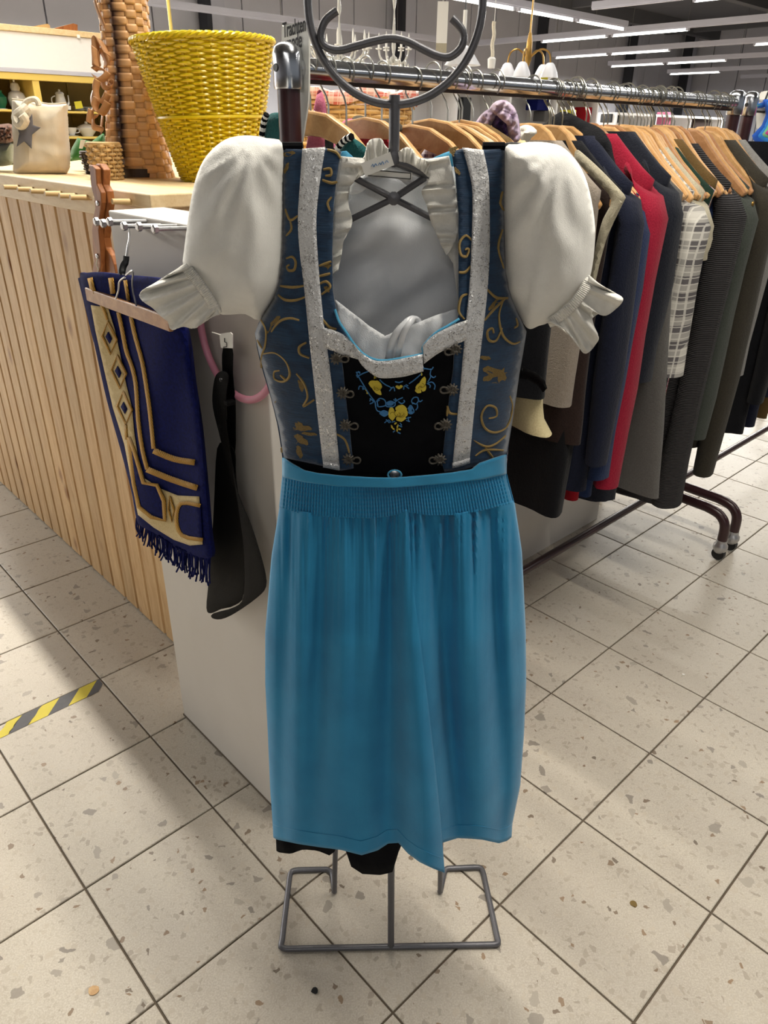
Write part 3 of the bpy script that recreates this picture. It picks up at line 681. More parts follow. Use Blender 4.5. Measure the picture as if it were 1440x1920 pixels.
# ================================================================== white blouse under the dress
bl = thing('white_blouse', V((.02, Y0, .8)), 'white cotton blouse with puff sleeves and frilled neck worn under the bodice', 'blouse')
def sleeve(poly, ax, ay, sgn):
    cp = [(p.x, p.y) for p in curve([V((x, y, 0)) for x, y in poly], 3, closed=True)]
    def f(x, y, t):
        a = math.atan2(y-ay, x-ax)
        R_ = math.hypot(x-ax, y-ay); w = 1+.07*math.sin(a*13+nz((x*.008, y*.008, 3))*3)*sstep(10, 90, R_)*(1-.5*sstep(200, 330, R_))+.10*nz((a*5, R_*.004, sgn*5.))+.04*math.sin(a*37+3*nz((x*.02, y*.02, 1)))*sstep(180, 300, R_)
        t *= w
        q = PY(x, y, Y0)
        return PY(x, y, Y0-t), q+V((0, t*.9, 0))
    pillow(MB(), cp, 8, f, .052, 110).build('puff_sleeve', 'white_cotton', bl, angle=80)
sleeve([(531, 271), (500, 259), (469, 254), (440, 256), (415, 266), (388, 291), (370, 325), (358, 374), (350, 430), (345, 470), (343, 496), (355, 512), (378, 540), (398, 568), (411, 588), (432, 590), (460, 589), (485, 600), (505, 575), (524, 539), (532, 490), (533, 424), (531, 351)], 470, 270, -1)
sleeve([(948, 275), (970, 270), (994, 266), (1022, 267), (1052, 274), (1078, 298), (1097, 331), (1109, 375), (1116, 429), (1113, 483), (1106, 520), (1095, 545), (1064, 580), (1028, 605), (1010, 611), (994, 617), (981, 606), (962, 566), (951, 546), (946, 488), (944, 394), (946, 320)], 1050, 285, 1)
def frill(poly, name, amp, fx, fy, thick=.010, D0=14, Yc=Y0, mat='frill_cotton', par=bl, ph=0.):
    cp = [(p.x, p.y) for p in curve([V((x, y, 0)) for x, y in poly], 3, closed=True)]
    def f(x, y, t):
        o = amp*.8*math.sin((x*fx+y*fy)+2.2*nz((x*.03, y*.03, ph)))+amp*.5*nz((x*.09, y*.09, ph+4))+amp*.35*math.sin(2.3*(x*fx+y*fy)+4*nz((x*.05, y*.05, ph+8)))
        return PY(x, y, Yc-t+o), PY(x, y, Yc+o)+V((0, t, 0))
    return pillow(MB(), cp, 4, f, thick, D0).build(name, mat, par, angle=80)
def ruffle(att, free, waves, amp, name, Yc=Y0, sp=.5, mat='frill_cotton', ph=0., lean=0.):
    def res(L, n):
        C = curve([V((x, y, 0)) for x, y in L], 6); d = [0]
        for a, b in zip(C, C[1:]): d.append(d[-1]+(b-a).length)
        out = []; k = 0
        for i in range(n+1):
            t = d[-1]*i/n
            while k < len(C)-2 and d[k+1] < t: k += 1
            out.append(C[k].lerp(C[k+1], (t-d[k])/max(1e-6, d[k+1]-d[k])))
        return out
    n = int(waves*12); A_, F_ = res(att, n), res(free, n); rows = []
    for j in range(9):
        w = j/8; row = []
        for i in range(n+1):
            u = i/n; q = 2*math.pi*waves*u+3.4*nz((u*6, ph, 1))+.5*w*math.sin(u*19+ph)
            p = A_[i].lerp(F_[i], w); t = (F_[min(i+1, n)]-F_[max(i-1, 0)]); t = t.normalized() if t.length > 0 else V((1, 0, 0))
            g = amp*(.22+.78*w)*(1+.9*nz((u*9, ph+3, w)))
            p = p+t*(sp*g*1500*math.cos(q)*w*.35)
            row.append(PY(p.x, p.y, Yc+lean*w-g*math.sin(q)-.10*g*math.sin(2.7*q+w*3)))
        rows.append(row)
    return MB().grid(rows).build(name, mat, bl, solid=.0012, angle=80)
ruffle([(350, 494), (362, 508), (378, 530), (393, 556), (406, 578), (412, 590)], [(326, 509), (296, 528), (264, 548), (265, 562), (286, 577), (299, 591), (314, 603), (321, 618), (343, 612), (362, 616), (378, 607), (402, 591)], 6, .009, 'cuff_frill', Y0-.022)
ruffle([(1104, 516), (1100, 532), (1086, 554), (1066, 578), (1044, 596), (1024, 604)], [(1122, 533), (1150, 548), (1168, 561), (1156, 578), (1134, 592), (1111, 584), (1112, 608), (1122, 632), (1116, 647), (1097, 663), (1078, 640), (1058, 617), (1032, 607)], 6, .009, 'cuff_frill', Y0-.022, ph=5.)
ruffle([(352, 490), (366, 510), (384, 536), (400, 566), (412, 588)], [(330, 507), (290, 536), (300, 580), (330, 600), (395, 592)], 7, .008, 'cuff_frill', Y0+.018, ph=9.)
ruffle([(1104, 518), (1090, 548), (1064, 580), (1030, 604)], [(1120, 533), (1140, 570), (1108, 600), (1090, 640), (1040, 607)], 7, .008, 'cuff_frill', Y0+.018, ph=11.)
def elastic(path, w, name='cuff_elastic'):
    P = curve([V((x, y, 0)) for x, y in path], 8); n = len(P); rows = []
    for i, p in enumerate(P):
        t = (P[min(i+1, n-1)]-P[max(i-1, 0)]).normalized(); q = V((-t.y, t.x, 0)); row = []
        for k in range(5):
            c = p+q*(w*(k/4-.5)); d = .030*math.sqrt(max(0, 1-(2*i/(n-1)-1)**2))+.002
            row.append(PY(c.x, c.y, Y0-d-.0016*(i % 2)-.001*(k % 2)))
        rows.append(row)
    MB().grid(rows).build(name, 'frill_cotton', bl, solid=.002, angle=80)
elastic([(346, 498), (352, 505), (360, 514), (369, 525), (378, 537), (387, 550), (395, 563), (402, 576), (408, 588)], 19)
elastic([(1105, 522), (1100, 533), (1094, 545), (1086, 557), (1076, 569), (1065, 580), (1053, 590), (1041, 599), (1029, 605)], 19)
# inside of the blouse seen through the neck opening, then neck frills
def yback(x, y): return Y0+.028+.016*nz((x*.012, y*.008, 2))+.016*nz((x*.014+y*.010, y*.012, 5))+.012*sstep(300, 520, y)
patch(MB(), [(640, 300), (690, 296), (738, 290), (800, 298), (850, 305), (872, 420), (872, 640), (800, 690), (700, 695), (640, 660), (612, 560), (612, 420)], 9, lambda x, y: PY(x, y, yback(x, y))).build('back_panel', 'white_cotton_inner', bl, solid=.0012)
patch(MB(), [(629, 562), (645, 574), (668, 592), (692, 611), (722, 630), (740, 622), (780, 606), (820, 590), (858, 578), (864, 606), (820, 632), (800, 650), (798, 672), (740, 682), (700, 682), (668, 660), (640, 625), (628, 590)], 7, lambda x, y: PY(x, y, bodY(x, y)+.012+.004*nz((x*.04, y*.03, 1)))).build('front_panel', 'white_cotton_inner', bl, solid=.0012)
r7 = lambda L: [(600+x/4, 220+y/4) for x, y in L]
ruffle(r7([(158, 292), (140, 420), (118, 560), (104, 760), (92, 960), (92, 1180)]), r7([(345, 315), (262, 470), (214, 540), (216, 660), (242, 790), (176, 930), (165, 1000), (138, 1140)]), 7, .006, 'neck_frill', Y0-.008)
ruffle(r7([(215, 500), (270, 465), (335, 425), (400, 402), (470, 375), (530, 345)]), r7([(170, 300), (250, 310), (330, 300), (365, 180), (450, 158), (490, 215), (530, 250)]), 8, .005, 'neck_frill', Y0-.004, ph=4.)
ruffle(r7([(964, 292), (986, 380), (1006, 480), (1024, 620), (1031, 760), (1026, 900), (960, 1030)]), r7([(790, 320), (818, 440), (800, 500), (762, 560), (800, 660), (832, 780), (880, 890), (912, 965), (945, 1030)]), 7, .006, 'neck_frill', Y0-.008, ph=7.)
ruffle(r7([(590, 330), (660, 345), (720, 375), (770, 410), (812, 450)]), r7([(580, 265), (642, 226), (690, 240), (722, 292), (800, 318), (880, 320)]), 7, .005, 'neck_frill', Y0-.004, ph=6.)
patch(MB(), r7([(150, 292), (330, 305), (230, 500), (200, 700), (220, 800), (170, 950), (130, 1150), (90, 1190), (86, 900), (100, 620), (128, 440)]), 7, lambda x, y: PY(x, y, Y0+.004)).build('neck_facing', 'white_cotton', bl, solid=.001)
patch(MB(), r7([(800, 312), (968, 290), (1010, 470), (1036, 700), (1036, 1400), (1000, 1100), (950, 1020), (860, 840), (810, 640), (800, 480)]), 7, lambda x, y: PY(x, y, Y0+.004)).build('neck_facing', 'white_cotton', bl, solid=.001)
frill(r7([(250, 470), (340, 430), (460, 395), (530, 350), (640, 360), (740, 400), (820, 440), (820, 500), (740, 520), (660, 515), (590, 465), (500, 455), (420, 475), (340, 540), (280, 575), (215, 572), (215, 520)]), 'collar_band', .002, .05, .05, .004, 10, Y0+.012, 'white_cotton_inner', ph=3.)
MB().box(PY(708, 308, Y0-.017), (.032, .0008, .013), (V((.93, 0, .34)).normalized(), V((0, 1, 0)), V((-.34, 0, .93)).normalized())).build('price_tag', 'paper_white', bl, smooth=False)
lb = MB().box(PY(730, 327, Y0-.001), (.048, .0008, .007), (V((1, 0, -.06)).normalized(), V((0, 1, 0)), V((.06, 0, 1)).normalized())).build('size_label', 'paper_white', bl, smooth=False)
for dx in (-.0225, .0225): MB().box(PY(730, 327, Y0-.0018)+V((dx, 0, -.06*dx)), (.0008, .0004, .006)).build('label_border', 'ink', bl, smooth=False)
for dz in (-.0028, .0028): MB().box(PY(730, 327, Y0-.0018)+V((0, 0, dz)), (.045, .0004, .0008), (V((1, 0, -.06)).normalized(), V((0, 1, 0)), Z)).build('label_border', 'ink', bl, smooth=False)
wr_ = MB()
for k, sc in enumerate(["696,312 699,308 701,313 704,307 707,311", "709,310 712,305 714,309 717,303 720,308", "722,306 725,301 728,305"]):
    pts = [tuple(float(c) for c in p.split(',')) for p in sc.split()]
    wr_.tube([PY(x, y, Y0-.0178) for x, y in [(p.x, p.y) for p in curve([V((*p, 0)) for p in pts], 3)]], .00035, 4)
wr_.build('pen_note', 'blue_thread', bl)
def ribbon(pts, w, name, mat, parent, Yf, tw=0.):
    C = curve([V(p) for p in pts], 5); rows = []; n = len(C)
    for i, p in enumerate(C):
        t = (C[min(i+1, n-1)]-C[max(i-1, 0)]).normalized(); s_ = t.cross(V((0, 1, 0))).normalized()
        if tw: s_ = (s_*math.cos(tw*i/n)+V((0, 1, 0))*math.sin(tw*i/n))
        rows.append([p-s_*w/2, p, p+s_*w/2])
    return MB().grid(rows).build(name, mat, parent, solid=.0008)
ry = lambda L: [PY(x, y, Y) for x, y, Y in L]
ribbon(ry([(728, 674, .806), (733, 650, .802), (741, 628, .80), (756, 610, .802), (772, 598, .81), (786, 602, .825)]), .0075, 'ribbon', 'satin_white', bl, 0, .5)
ribbon(ry([(745, 672, .806), (750, 650, .80), (757, 625, .798), (768, 606, .80), (780, 598, .81), (790, 616, .818), (789, 645, .82), (785, 664, .822)]), .0065, 'ribbon', 'satin_white', bl, 0, .3)
ribbon(ry([(738, 674, .808), (738, 655, .804), (742, 636, .804)]), .007, 'ribbon', 'satin_white', bl, 0)
# ================================================================== blue apron
ap = thing('blue_apron', V((.02, Y0-.06, .2)), 'turquoise blue gathered apron with smocked waist tied over the dress', 'apron')
def skY(x, y):
    l, r = tab(SKL, y), tab(SKR, y); t = clamp((x-(l+r)/2)/((r-l)/2), -1, 1)
    return Y0-.004-tab(SKD, y)*math.sqrt(max(0, 1-t*t))**.85
WT = [(531, 858), (545, 868), (570, 882), (600, 888), (640, 892), (690, 895), (740, 896), (800, 891), (850, 886), (885, 880), (900, 868), (925, 860), (947, 852)]
WB = [(531, 894), (570, 903), (640, 912), (740, 914), (850, 905), (905, 898), (950, 888)]
rows = []
for i in range(9):
    rows.append([])
    for k in range(81):
        x = lerp(531, 948, k/80); y = lerp(tab(WT, x), tab(WB, x), i/8)
        rows[-1].append(PY(x, y, skY(x, y)-.006-.0012*nz((x*.03, y*.06, 1))+.003*math.sin(i/8*3.14)*0))
MB().grid(rows).build('waistband', 'apron_band', ap, solid=.003)
SB = [(524, 946), (560, 958), (620, 966), (700, 968), (740, 962), (760, 955), (800, 962), (860, 962), (910, 952), (965, 938)]
rows = []; nc = 330; nr = 44
for i in range(nr+1):
    rows.append([])
    for k in range(nc+1):
        u = k/nc; v = i/nr; x = lerp(lerp(530, 524, v), lerp(949, 964, v), u); y = lerp(tab(WB, x)-3, tab(SB, x)+4, v)
        rows[-1].append(PY(x, y, skY(x, y)-.003-.0017*math.sin(u*82*6.283)*(.30+.70*abs(math.cos(v*4*6.283)))))
MB().grid(rows).build('smocking', 'apron_blue', ap, solid=.001, angle=80)
XF = [(940, 762), (1000, 767), (1100, 776), (1200, 790), (1300, 803), (1400, 815), (1500, 826), (1640, 838)]
HF = [(505, 1566), (520, 1574), (560, 1582), (600, 1588), (640, 1593), (680, 1603), (710, 1594), (730, 1581), (750, 1580), (768, 1600), (790, 1616), (815, 1628), (838, 1637)]
HR = [(800, 1592), (838, 1578), (860, 1571), (885, 1572), (905, 1574), (935, 1581), (950, 1576), (962, 1566)]
# soft folds: (x at waist, x at hem, width, depth at waist, middle, hem), negative comes forward
FOLD = [(545, 520, 14, .002, .006, .004), (562, 555, 20, -.003, -.005, -.004), (610, 585, 17, .006, .009, .002), (655, 640, 30, -.003, -.006, -.003), (668, 662, 12, .003, .003, .0), (732, 730, 20, .006, .014, .012), (762, 800, 26, -.004, -.010, -.014),
        (800, 868, 16, .004, .009, .008), (838, 850, 14, .005, .006, .004), (870, 905, 26, -.004, -.009, -.004), (835, 828, 9, .004, .001, 0), (918, 950, 16, .006, .010, .008), (940, 970, 14, -.003, -.004, -.004), (885, 888, 8, .004, .001, 0)]
def folds(x, y):
    v = clamp((y-950)/640); s_ = 0
    for a, b, w, d0, d1, d2 in FOLD:
        c = lerp(a, b, v); d = lerp(d0, d1, v*2.5) if v < .4 else lerp(d1, d2, (v-.4)/.6); ww = w*(.7+.8*v)
        s_ += 1.45*d*math.exp(-((x-c)/ww)**2)
    g = math.exp(-max(0, y-965)/95.)*sstep(935, 975, y)
    s_ += g*.006*(nz((x*.11, y*.0025, 3))+.6*nz((x*.21, y*.004, 8)))*1.6
    s_ += .0025*nz((x*.018, y*.006, 4))*sstep(1000, 1200, y)
    return s_
rows = []; NU = 230; NV = 110
for i in range(NV+1):
    v = (i/NV)**1.15; row = []
    for k in range(NU+1):
        u = k/NU; yn = lerp(950, 1600, v)
        l, r, xf = tab(SKL, yn), tab(SKR, yn), tab(XF, yn); ov = 30*sstep(980, 1560, yn); dy = 0
        if u <= .62:
            x = lerp(l, xf, u/.62); hem = tab(HF, lerp(tab(SKL, 1600), 838, u/.62))
            dy = -(.020*sstep(980, 1500, yn))*sstep(xf-120, xf-8, x)
        elif u <= .67:
            s_ = (u-.62)/.05; x = xf-ov*s_; hem = lerp(1637, 1592, s_); dy = -(.020*sstep(980, 1500, yn))*(1-s_)+.004*s_*sstep(980, 1500, yn)
        else:
            s_ = (u-.67)/.33; x = lerp(xf-ov, r, s_); hem = tab(HR, lerp(808, 958, s_)); dy = .004*sstep(980, 1500, yn)*(1-s_)
        xs = x; y = lerp(tab(SB, x), hem, v)
        edge = sstep(0, 30, min(x-l, r-x))
        row.append(PY(x, y, skY(x, yn)+dy+folds(x, y)*edge))
    rows.append(row)
MB().grid(rows).build('apron_skirt', 'apron_blue', ap, solid=.0012, angle=80)
hr = rows[NV-4]; MB().tube([p+V((0, -.0010, 0)) for p in hr[:int(NU*.62)]], .0006, 4).build('hem_seam', 'apron_band', ap); MB().tube([p+V((0, -.0010, 0)) for p in hr[int(NU*.70):]], .0006, 4).build('hem_seam', 'apron_band', ap)
# ================================================================== things hanging on the counter front and the slab
def zq(L, ox, oy, k): return [(ox+x/k, oy+y/k) for x, y in L]
vl = thing('wooden_yoke', PB(190, 420, .70), 'reddish varnished carved wooden bar hanging at the counter corner', 'wooden bar')
p1 = zq([(702, 38), (730, 42), (760, 70), (768, 190), (800, 260), (805, 340), (790, 450), (782, 560), (795, 700), (800, 780), (800, 900), (728, 895), (745, 800), (735, 700), (728, 560), (740, 440), (755, 380), (745, 300), (720, 200), (712, 100)], 0, 300, 4.235)
p2 = zq([(760, 28), (790, 32), (822, 80), (818, 200), (845, 250), (858, 340), (850, 400), (838, 500), (825, 620), (838, 700), (880, 760), (905, 830), (920, 900), (790, 900), (782, 760), (775, 560), (785, 400), (795, 300), (765, 190), (752, 80)], 0, 300, 4.235)
MB().prism([PB(x, y, .692) for x, y in p1], GB*.012).build('front_bar', 'red_wood', vl, smooth=False, bevel=.002)
MB().prism([PB(x, y, .704) for x, y in p2], GB*.016).build('rear_bar', 'red_wood', vl, smooth=False, bevel=.002)
for x, y in ((184, 381), (183, 480)):
    MB().lathe([(.0055, 0), (.005, .003), (.0015, .004)], PB(x, y, .692), 12, -GB).build('rivet', 'zinc', vl)
MB().tube(curve([PB(183, 484, .69), PB(181, 495, .688), PB(184, 506, .69), PB(181, 516, .69)], 4), .0016, 6).build('cord', 'rope_cotton', vl)
# clip hanger with the blue and gold towel
BT = .56
ch = thing('clip_hanger', PB(240, 560, BT-.02), 'clip hanger with wooden bar and black hook holding the blue towel', 'hanger')
MB().box((PB(165, 556, BT-.017)+PB(320, 602, BT-.017))/2, ((PB(165, 556, BT-.017)-PB(320, 602, BT-.017)).length, .008, .024), (GA, GB, Z)).build('wooden_bar', 'hanger_dark', ch, smooth=False, bevel=.002)
MB().box((PB(165, 556, BT-.017)+PB(320, 602, BT-.017))/2+GB*.035, (.3, .008, .022), (GA, GB, Z)).build('wooden_bar', 'hanger_dark', ch, smooth=False, bevel=.002)
hk = [PB(x, y, b_) for x, y, b_ in ((231, 428, .60), (232, 420, .60), (238, 419, .60), (241, 428, .598), (243, 445, .59), (240, 462, .58), (237, 482, .572))]
MB().tube(curve(hk, 5), .002, 8).build('hook_wire', 'zinc', ch)
MB().tube(curve([PB(237, 480, .572), PB(236, 490, .57), (PB(231, 500, .565)), PB(229, 512, .56), PB(233, 521, .56)], 4), [.0052]*5+[.006]*8+[.004]*4, 8).build('hook_grip', 'black_plastic', ch)
for xs in ([(236, 516), (249, 508), (248, 530), (250, 550), (256, 574)], [(234, 520), (224, 528), (222, 545), (217, 560)]):
    MB().tube(curve([PB(x, y, BT-.022) for x, y in xs], 5), .0016, 6).build('clip_wire', 'zinc', ch)
tw = thing('striped_towel', PB(300, 1000, BT), 'dark blue towel with cream and gold border and blue fringe', 'towel')
TO = lambda x, y: .005*math.sin(x*.045+y*.006)+.004*nz((x*.012, y*.008, 2))
TP = [(150, 518), (158, 512), (190, 511), (230, 516), (270, 519), (300, 523), (330, 535), (338, 580), (352, 640), (362, 720), (374, 800), (384, 900), (393, 1000), (396, 1045), (360, 1040), (325, 1025), (290, 1000), (262, 985), (254, 965), (246, 920), (225, 840), (200, 750), (180, 660), (162, 580)]
def tf(x, y, t): o = TO(x, y); return PB(x, y, BT-t+o), PB(x, y, BT+o)+GB*t
pillow(MB(), [(p.x, p.y) for p in curve([V((x, y, 0)) for x, y in TP], 4, closed=True)], 7, tf, .011, 14, .5, .6).build('cloth', 'towel_blue', tw)
pillow(MB(), [(146, 522), (160, 514), (334, 540), (350, 640), (362, 720), (375, 800), (386, 900), (395, 1000), (400, 1055), (385, 1050), (360, 900), (330, 700), (200, 690), (175, 640)], 12, lambda x, y, t: (PB(x, y, BT+.034-t), PB(x, y, BT+.034)+GB*t), .008, 14).build('rear_fold', 'towel_blue', tw)
def tpatch(poly, name, mat, off): patch(MB(), poly, 7, lambda x, y: PB(x, y, BT-.0118-off+TO(x, y))).build(name, mat, tw, solid=.0008)
q6 = lambda L: zq(L, 100, 380, 2.341)
tpatch(q6([(165, 450), (185, 560), (205, 650), (232, 770), (262, 900), (312, 1060), (335, 1180), (372, 1370), (440, 1425), (530, 1480), (600, 1505), (655, 1500), (640, 1290), (545, 1285), (470, 1255), (400, 1210), (370, 1110), (355, 1010), (345, 900), (320, 800), (292, 660), (270, 560), (240, 460)]), 'cream_border', 'towel_cream', .0012)
def tline(pts, w, mat='towel_gold', off=.0026, closed=False):
    C = curve([V((x, y, 0)) for x, y in q6(pts)], 1 if len(pts) < 3 else 3) if not closed else [V((x, y, 0)) for x, y in q6(pts+pts[:2])]
    rows = []
    for i, p in enumerate(C):
        t = (C[min(i+1, len(C)-1)]-C[max(i-1, 0)]).normalized(); s_ = V((-t.y, t.x, 0))*w/2
        rows.append([PB(p.x+s_.x*k, p.y+s_.y*k, BT-.012-off+TO(p.x, p.y)-(.001 if k == 0 else 0)) for k in (-1, 0, 1)])
    MB().grid(rows).build('gold_braid', mat, tw, solid=.001)
tline([(285, 480), (302, 560), (320, 650), (345, 720), (362, 800), (372, 950), (390, 1080), (412, 1170)], 7); tline([(410, 1170), (520, 1215), (632, 1252)], 11)
tline([(340, 500), (360, 590), (390, 700), (410, 820), (425, 930), (440, 1080)], 7); tline([(440, 1088), (530, 1125), (620, 1140)], 11)
for cx, cy in ((243, 592), (284, 742), (310, 900)):
    tline([(cx-4, cy-70), (cx+34, cy+10), (cx+8, cy+72), (cx-30, cy-6)], 5, closed=True)
    tpatch(q6([(cx-2, cy-26), (cx+14, cy+6), (cx+4, cy+28), (cx-14, cy-4)]), 'blue_diamond', 'towel_blue', .003)
tline([(210, 450), (225, 480), (236, 515)], 5); tline([(318, 975), (322, 1040)], 6)
for P in ([(330, 1030), (355, 1090), (395, 1230), (455, 1240), (485, 1310), (488, 1395), (430, 1380), (375, 1335), (352, 1230)], [(645, 1330), (560, 1320), (540, 1390), (565, 1460), (655, 1480)]):
    tpatch(q6(P), 'blue_field', 'towel_blue', .0022); tline(P, 7, closed=(len(P) > 6), off=.0034)
tline([(510, 1290), (530, 1350), (520, 1400), (505, 1345)], 4, closed=True)
tline([(160, 330), (178, 400)], 9, off=.001); tline([(252, 330), (262, 400)], 9, off=.001); tline([(315, 340), (330, 430)], 6, off=.001)
fr = MB()
for k in range(70):
    u = k/69; x = lerp(256, 394, u); y = tab([(256, 975), (290, 1002), (330, 1028), (360, 1040), (394, 1046)], x)-3
    L = (26+22*u)*random.uniform(.75, 1.2); fr.tube(curve([PB(x, y, BT-.004+random.uniform(-.006, .006)), PB(x+random.uniform(-4, 4), y+L*.6, BT+random.uniform(-.008, .006)), PB(x+random.uniform(-7, 7), y+L, BT+random.uniform(-.01, .008))], 3), .0018, 5)
fr.build('fringe', 'towel_blue', tw, kind='stuff')
# black leather straps and pink hoop
bt = thing('leather_belt', PB(440, 1150, .55), 'black leather belt hanging in long loops with a white price tag', 'belt')
for P, b_, th in (([(418, 653), (435, 653), (436, 700), (441, 760), (440, 850), (426, 850), (425, 760), (417, 700)], .60, .003),
              ([(418, 696), (405, 703), (399, 730), (399, 764), (410, 810), (420, 850), (434, 905), (441, 905), (432, 850), (424, 790), (424, 740), (428, 705)], .585, .004),
              ([(407, 841), (425, 830), (440, 850), (442, 900), (455, 1000), (457, 1110), (440, 1135), (415, 1142), (395, 1150), (387, 1140), (391, 1090), (398, 1000), (402, 930)], .592, .004),
              ([(436, 880), (443, 915), (455, 950), (472, 990), (494, 1063), (498, 1100), (480, 1122), (440, 1150), (415, 1161), (398, 1159), (400, 1150), (440, 1138), (457, 1115), (457, 1030), (448, 960)], .575, .004)):
    cp = [(p.x, p.y) for p in curve([V((x, y, 0)) for x, y in P], 3, closed=True)]
    pillow(MB(), cp, 8, lambda x, y, t, b_=b_: (PB(x, y, b_-t), PB(x, y, b_)+GB*t), th*.7, 4, .5, .5).build('strap', 'leather_black', bt)
MB().box(PB(431, 755, .588), (.012, .016, .008), (GA, GB, Z)).build('keeper_loop', 'leather_black', bt, smooth=False, bevel=.002)
MB().lathe([(.003, 0), (.0028, .002), (.001, .003)], PB(415, 712, .578), 10, -GB).build('stud', 'black_plastic', bt)
tg = MB().prism([PB(x, y, .584) for x, y in ((411, 626), (432, 623), (436, 627), (436, 653), (414, 652))], GB*.001).build('price_tag', 'paper_white', bt, smooth=False)
MB().tube([PB(x, y, .583) for x, y in ((421, 634), (421, 641), (425, 643), (425, 650), (419, 651))], .0007, 5).build('tag_mark', 'ink', bt)
MB().tube([PB(398, 623, .585), PB(414, 628, .583)], .0009, 5).build('tag_pin', 'paper_white', bt)
(a1, _, z1), (a2, _, z2), (a3, _, z3) = [AB(PB(x, y, .60)) for x, y in ((370, 600), (462, 751), (508, 700))]
d_ = 2*(a1*(z2-z3)+a2*(z3-z1)+a3*(z1-z2)); s1, s2, s3 = a1*a1+z1*z1, a2*a2+z2*z2, a3*a3+z3*z3
ca_ = (s1*(z2-z3)+s2*(z3-z1)+s3*(z1-z2))/d_; cz_ = (s1*(a3-a2)+s2*(a1-a3)+s3*(a2-a1))/d_; rh = math.hypot(a1-ca_, z1-cz_)
MB().tube([G(ca_+rh*math.cos(k/48*6.283), .605, cz_+rh*math.sin(k/48*6.283)) for k in range(48)], .0062, 10, closed=True).build('pink_hoop', 'pink_plastic', label='pink plastic hoop hanging on the white panel', cat='hoop')
# ================================================================== things standing on the counter
bag = thing('canvas_bag', PY(76, 330, 2.26), 'cream canvas bag with a grey star and rope handle', 'bag')
YB = 2.26
z1q = lambda L: zq(L, 0, 40, 6.4)
BP = z1q([(145, 930), (300, 945), (400, 965), (580, 988), (700, 985), (790, 975), (806, 1010), (800, 1100), (815, 1350), (835, 1600), (832, 1760), (800, 1835), (600, 1850), (400, 1862), (200, 1845), (155, 1800), (165, 1500), (145, 1300), (140, 1100)])
def bf(x, y, t): t *= 1+.07*nz((x*.05, y*.05, 1)); return PY(x, y, YB-t), PY(x, y, YB)+V((0, t, 0))
pillow(MB(), BP, 3.5, bf, .045, 32).build('bag_body', 'canvas', bag)
patch(MB(), z1q([(385, 1110), (395, 1245), (490, 1275), (385, 1360), (380, 1530), (290, 1440), (200, 1505), (232, 1345), (195, 1240), (300, 1250)]), 3, lambda x, y: PY(x, y, YB-.056)).build('star', 'star_grey', bag, solid=.001)
MB().tube(curve([PY(*p, YB-.05) for p in z1q([(470, 1010), (440, 945), (385, 935), (320, 965), (285, 1020), (290, 1060)])], 5), .0075, 8).build('rope_handle', 'rope_cotton', bag)
MB().tube(curve([PY(x, y, Y) for (x, y), Y in zip(z1q([(320, 1030), (260, 1080), (200, 1130), (200, 1200), (250, 1250), (300, 1180), (260, 1120)]), (YB-.055, YB-.065, YB-.06, YB-.065, YB-.07, YB-.075, YB-.08))], 4), .012, 8).build('rope_knot', 'rope_cotton', bag)
MB().tube([PY(x, y, YB-.012) for x, y in z1q([(145, 932), (220, 940), (300, 948)])]+[PY(x, y, YB-.03) for x, y in z1q([(480, 972), (580, 990), (700, 988), (795, 978)])], .002, 6).build('rim_seam', 'canvas', bag)
# tall basket woven from wood strips
YW = 2.16; wbk = thing('chip_basket', PY(268, 334, YW), 'tall basket of broad woven wood strips with a dark burnt streak', 'basket')
WL = [(-260, 178), (0, 186), (100, 198), (200, 203), (270, 204), (334, 216)]; WR = [(-260, 268), (0, 273), (50, 277), (100, 282), (200, 294), (300, 316), (334, 324)]
BURN = [(-260, 240), (0, 219), (60, 228), (120, 233), (200, 235), (250, 240), (334, 247)]
NRW, NCL = 46, 14; front, backv = [], MB()
for i in range(NRW):
    y0 = lerp(334, -260, i/NRW); y1 = lerp(334, -260, (i+1)/NRW)
    for k in range(NCL):
        mb = MB(); rows = []; burn = []
        over = (i+k) % 2
        for a in range(4):
            row = []
            for c in range(5):
                yy = lerp(y0+1.2, y1-1.2, a/3); ph = (k+(c-2)/4*(1.25 if over else .95)+.5)/NCL*6.2832
                l, r = tab(WL, yy), tab(WR, yy); p0, p1_ = PY(l, yy, YW), PY(r, yy, YW); cen = (p0+p1_)/2; R = (p1_-p0).length/2
                bul = (.0028*math.sin(math.pi*c/4)**.6) if over else -.0006
                R2_ = R+bul; q = abs(math.cos(ph))**.75*math.copysign(1, math.cos(ph)), abs(math.sin(ph))**.75*math.copysign(1, math.sin(ph))
                row.append(cen+V((q[0]*R2_, -q[1]*R2_*.8, 0)))
                xx = (l+r)/2+(r-l)/2*q[0]; dd = abs(xx-tab(BURN, yy)); burn.append((1-sstep(4, 13, dd+3*nz((xx*.2, yy*.1, 1))))*(1 if q[1] > 0 else 0))
            rows.append(row)
        mb.grid(rows)
        if k < NCL/2 and y1 > -40:
            mb.attr = ('burn', burn); mb.build('strip', 'chip_wood', wbk, solid=.0015)
        else: backv.add(mb.v, mb.f)
backv.build('rear_strips', 'chip_wood', wbk, solid=.0015, kind='stuff')
ly = [MB()][0]
for yy in (330,): 
    l, r = PY(214, yy, YW), PY(322, yy, YW); ly.lathe([((r-l).length/2*.9, 0), ((r-l).length/2*.9, .02)], (l+r)/2+V((0, 0, -.0)), 20)
ly.build('base', 'dark_cane', wbk)
cur = thing('wood_curl_garland', PY(195, 250, YW-.06), 'garland of curled brown wood shavings beside the tall basket', 'garland')
z2 = lambda L: zq(L, 160, 0, 5.647)
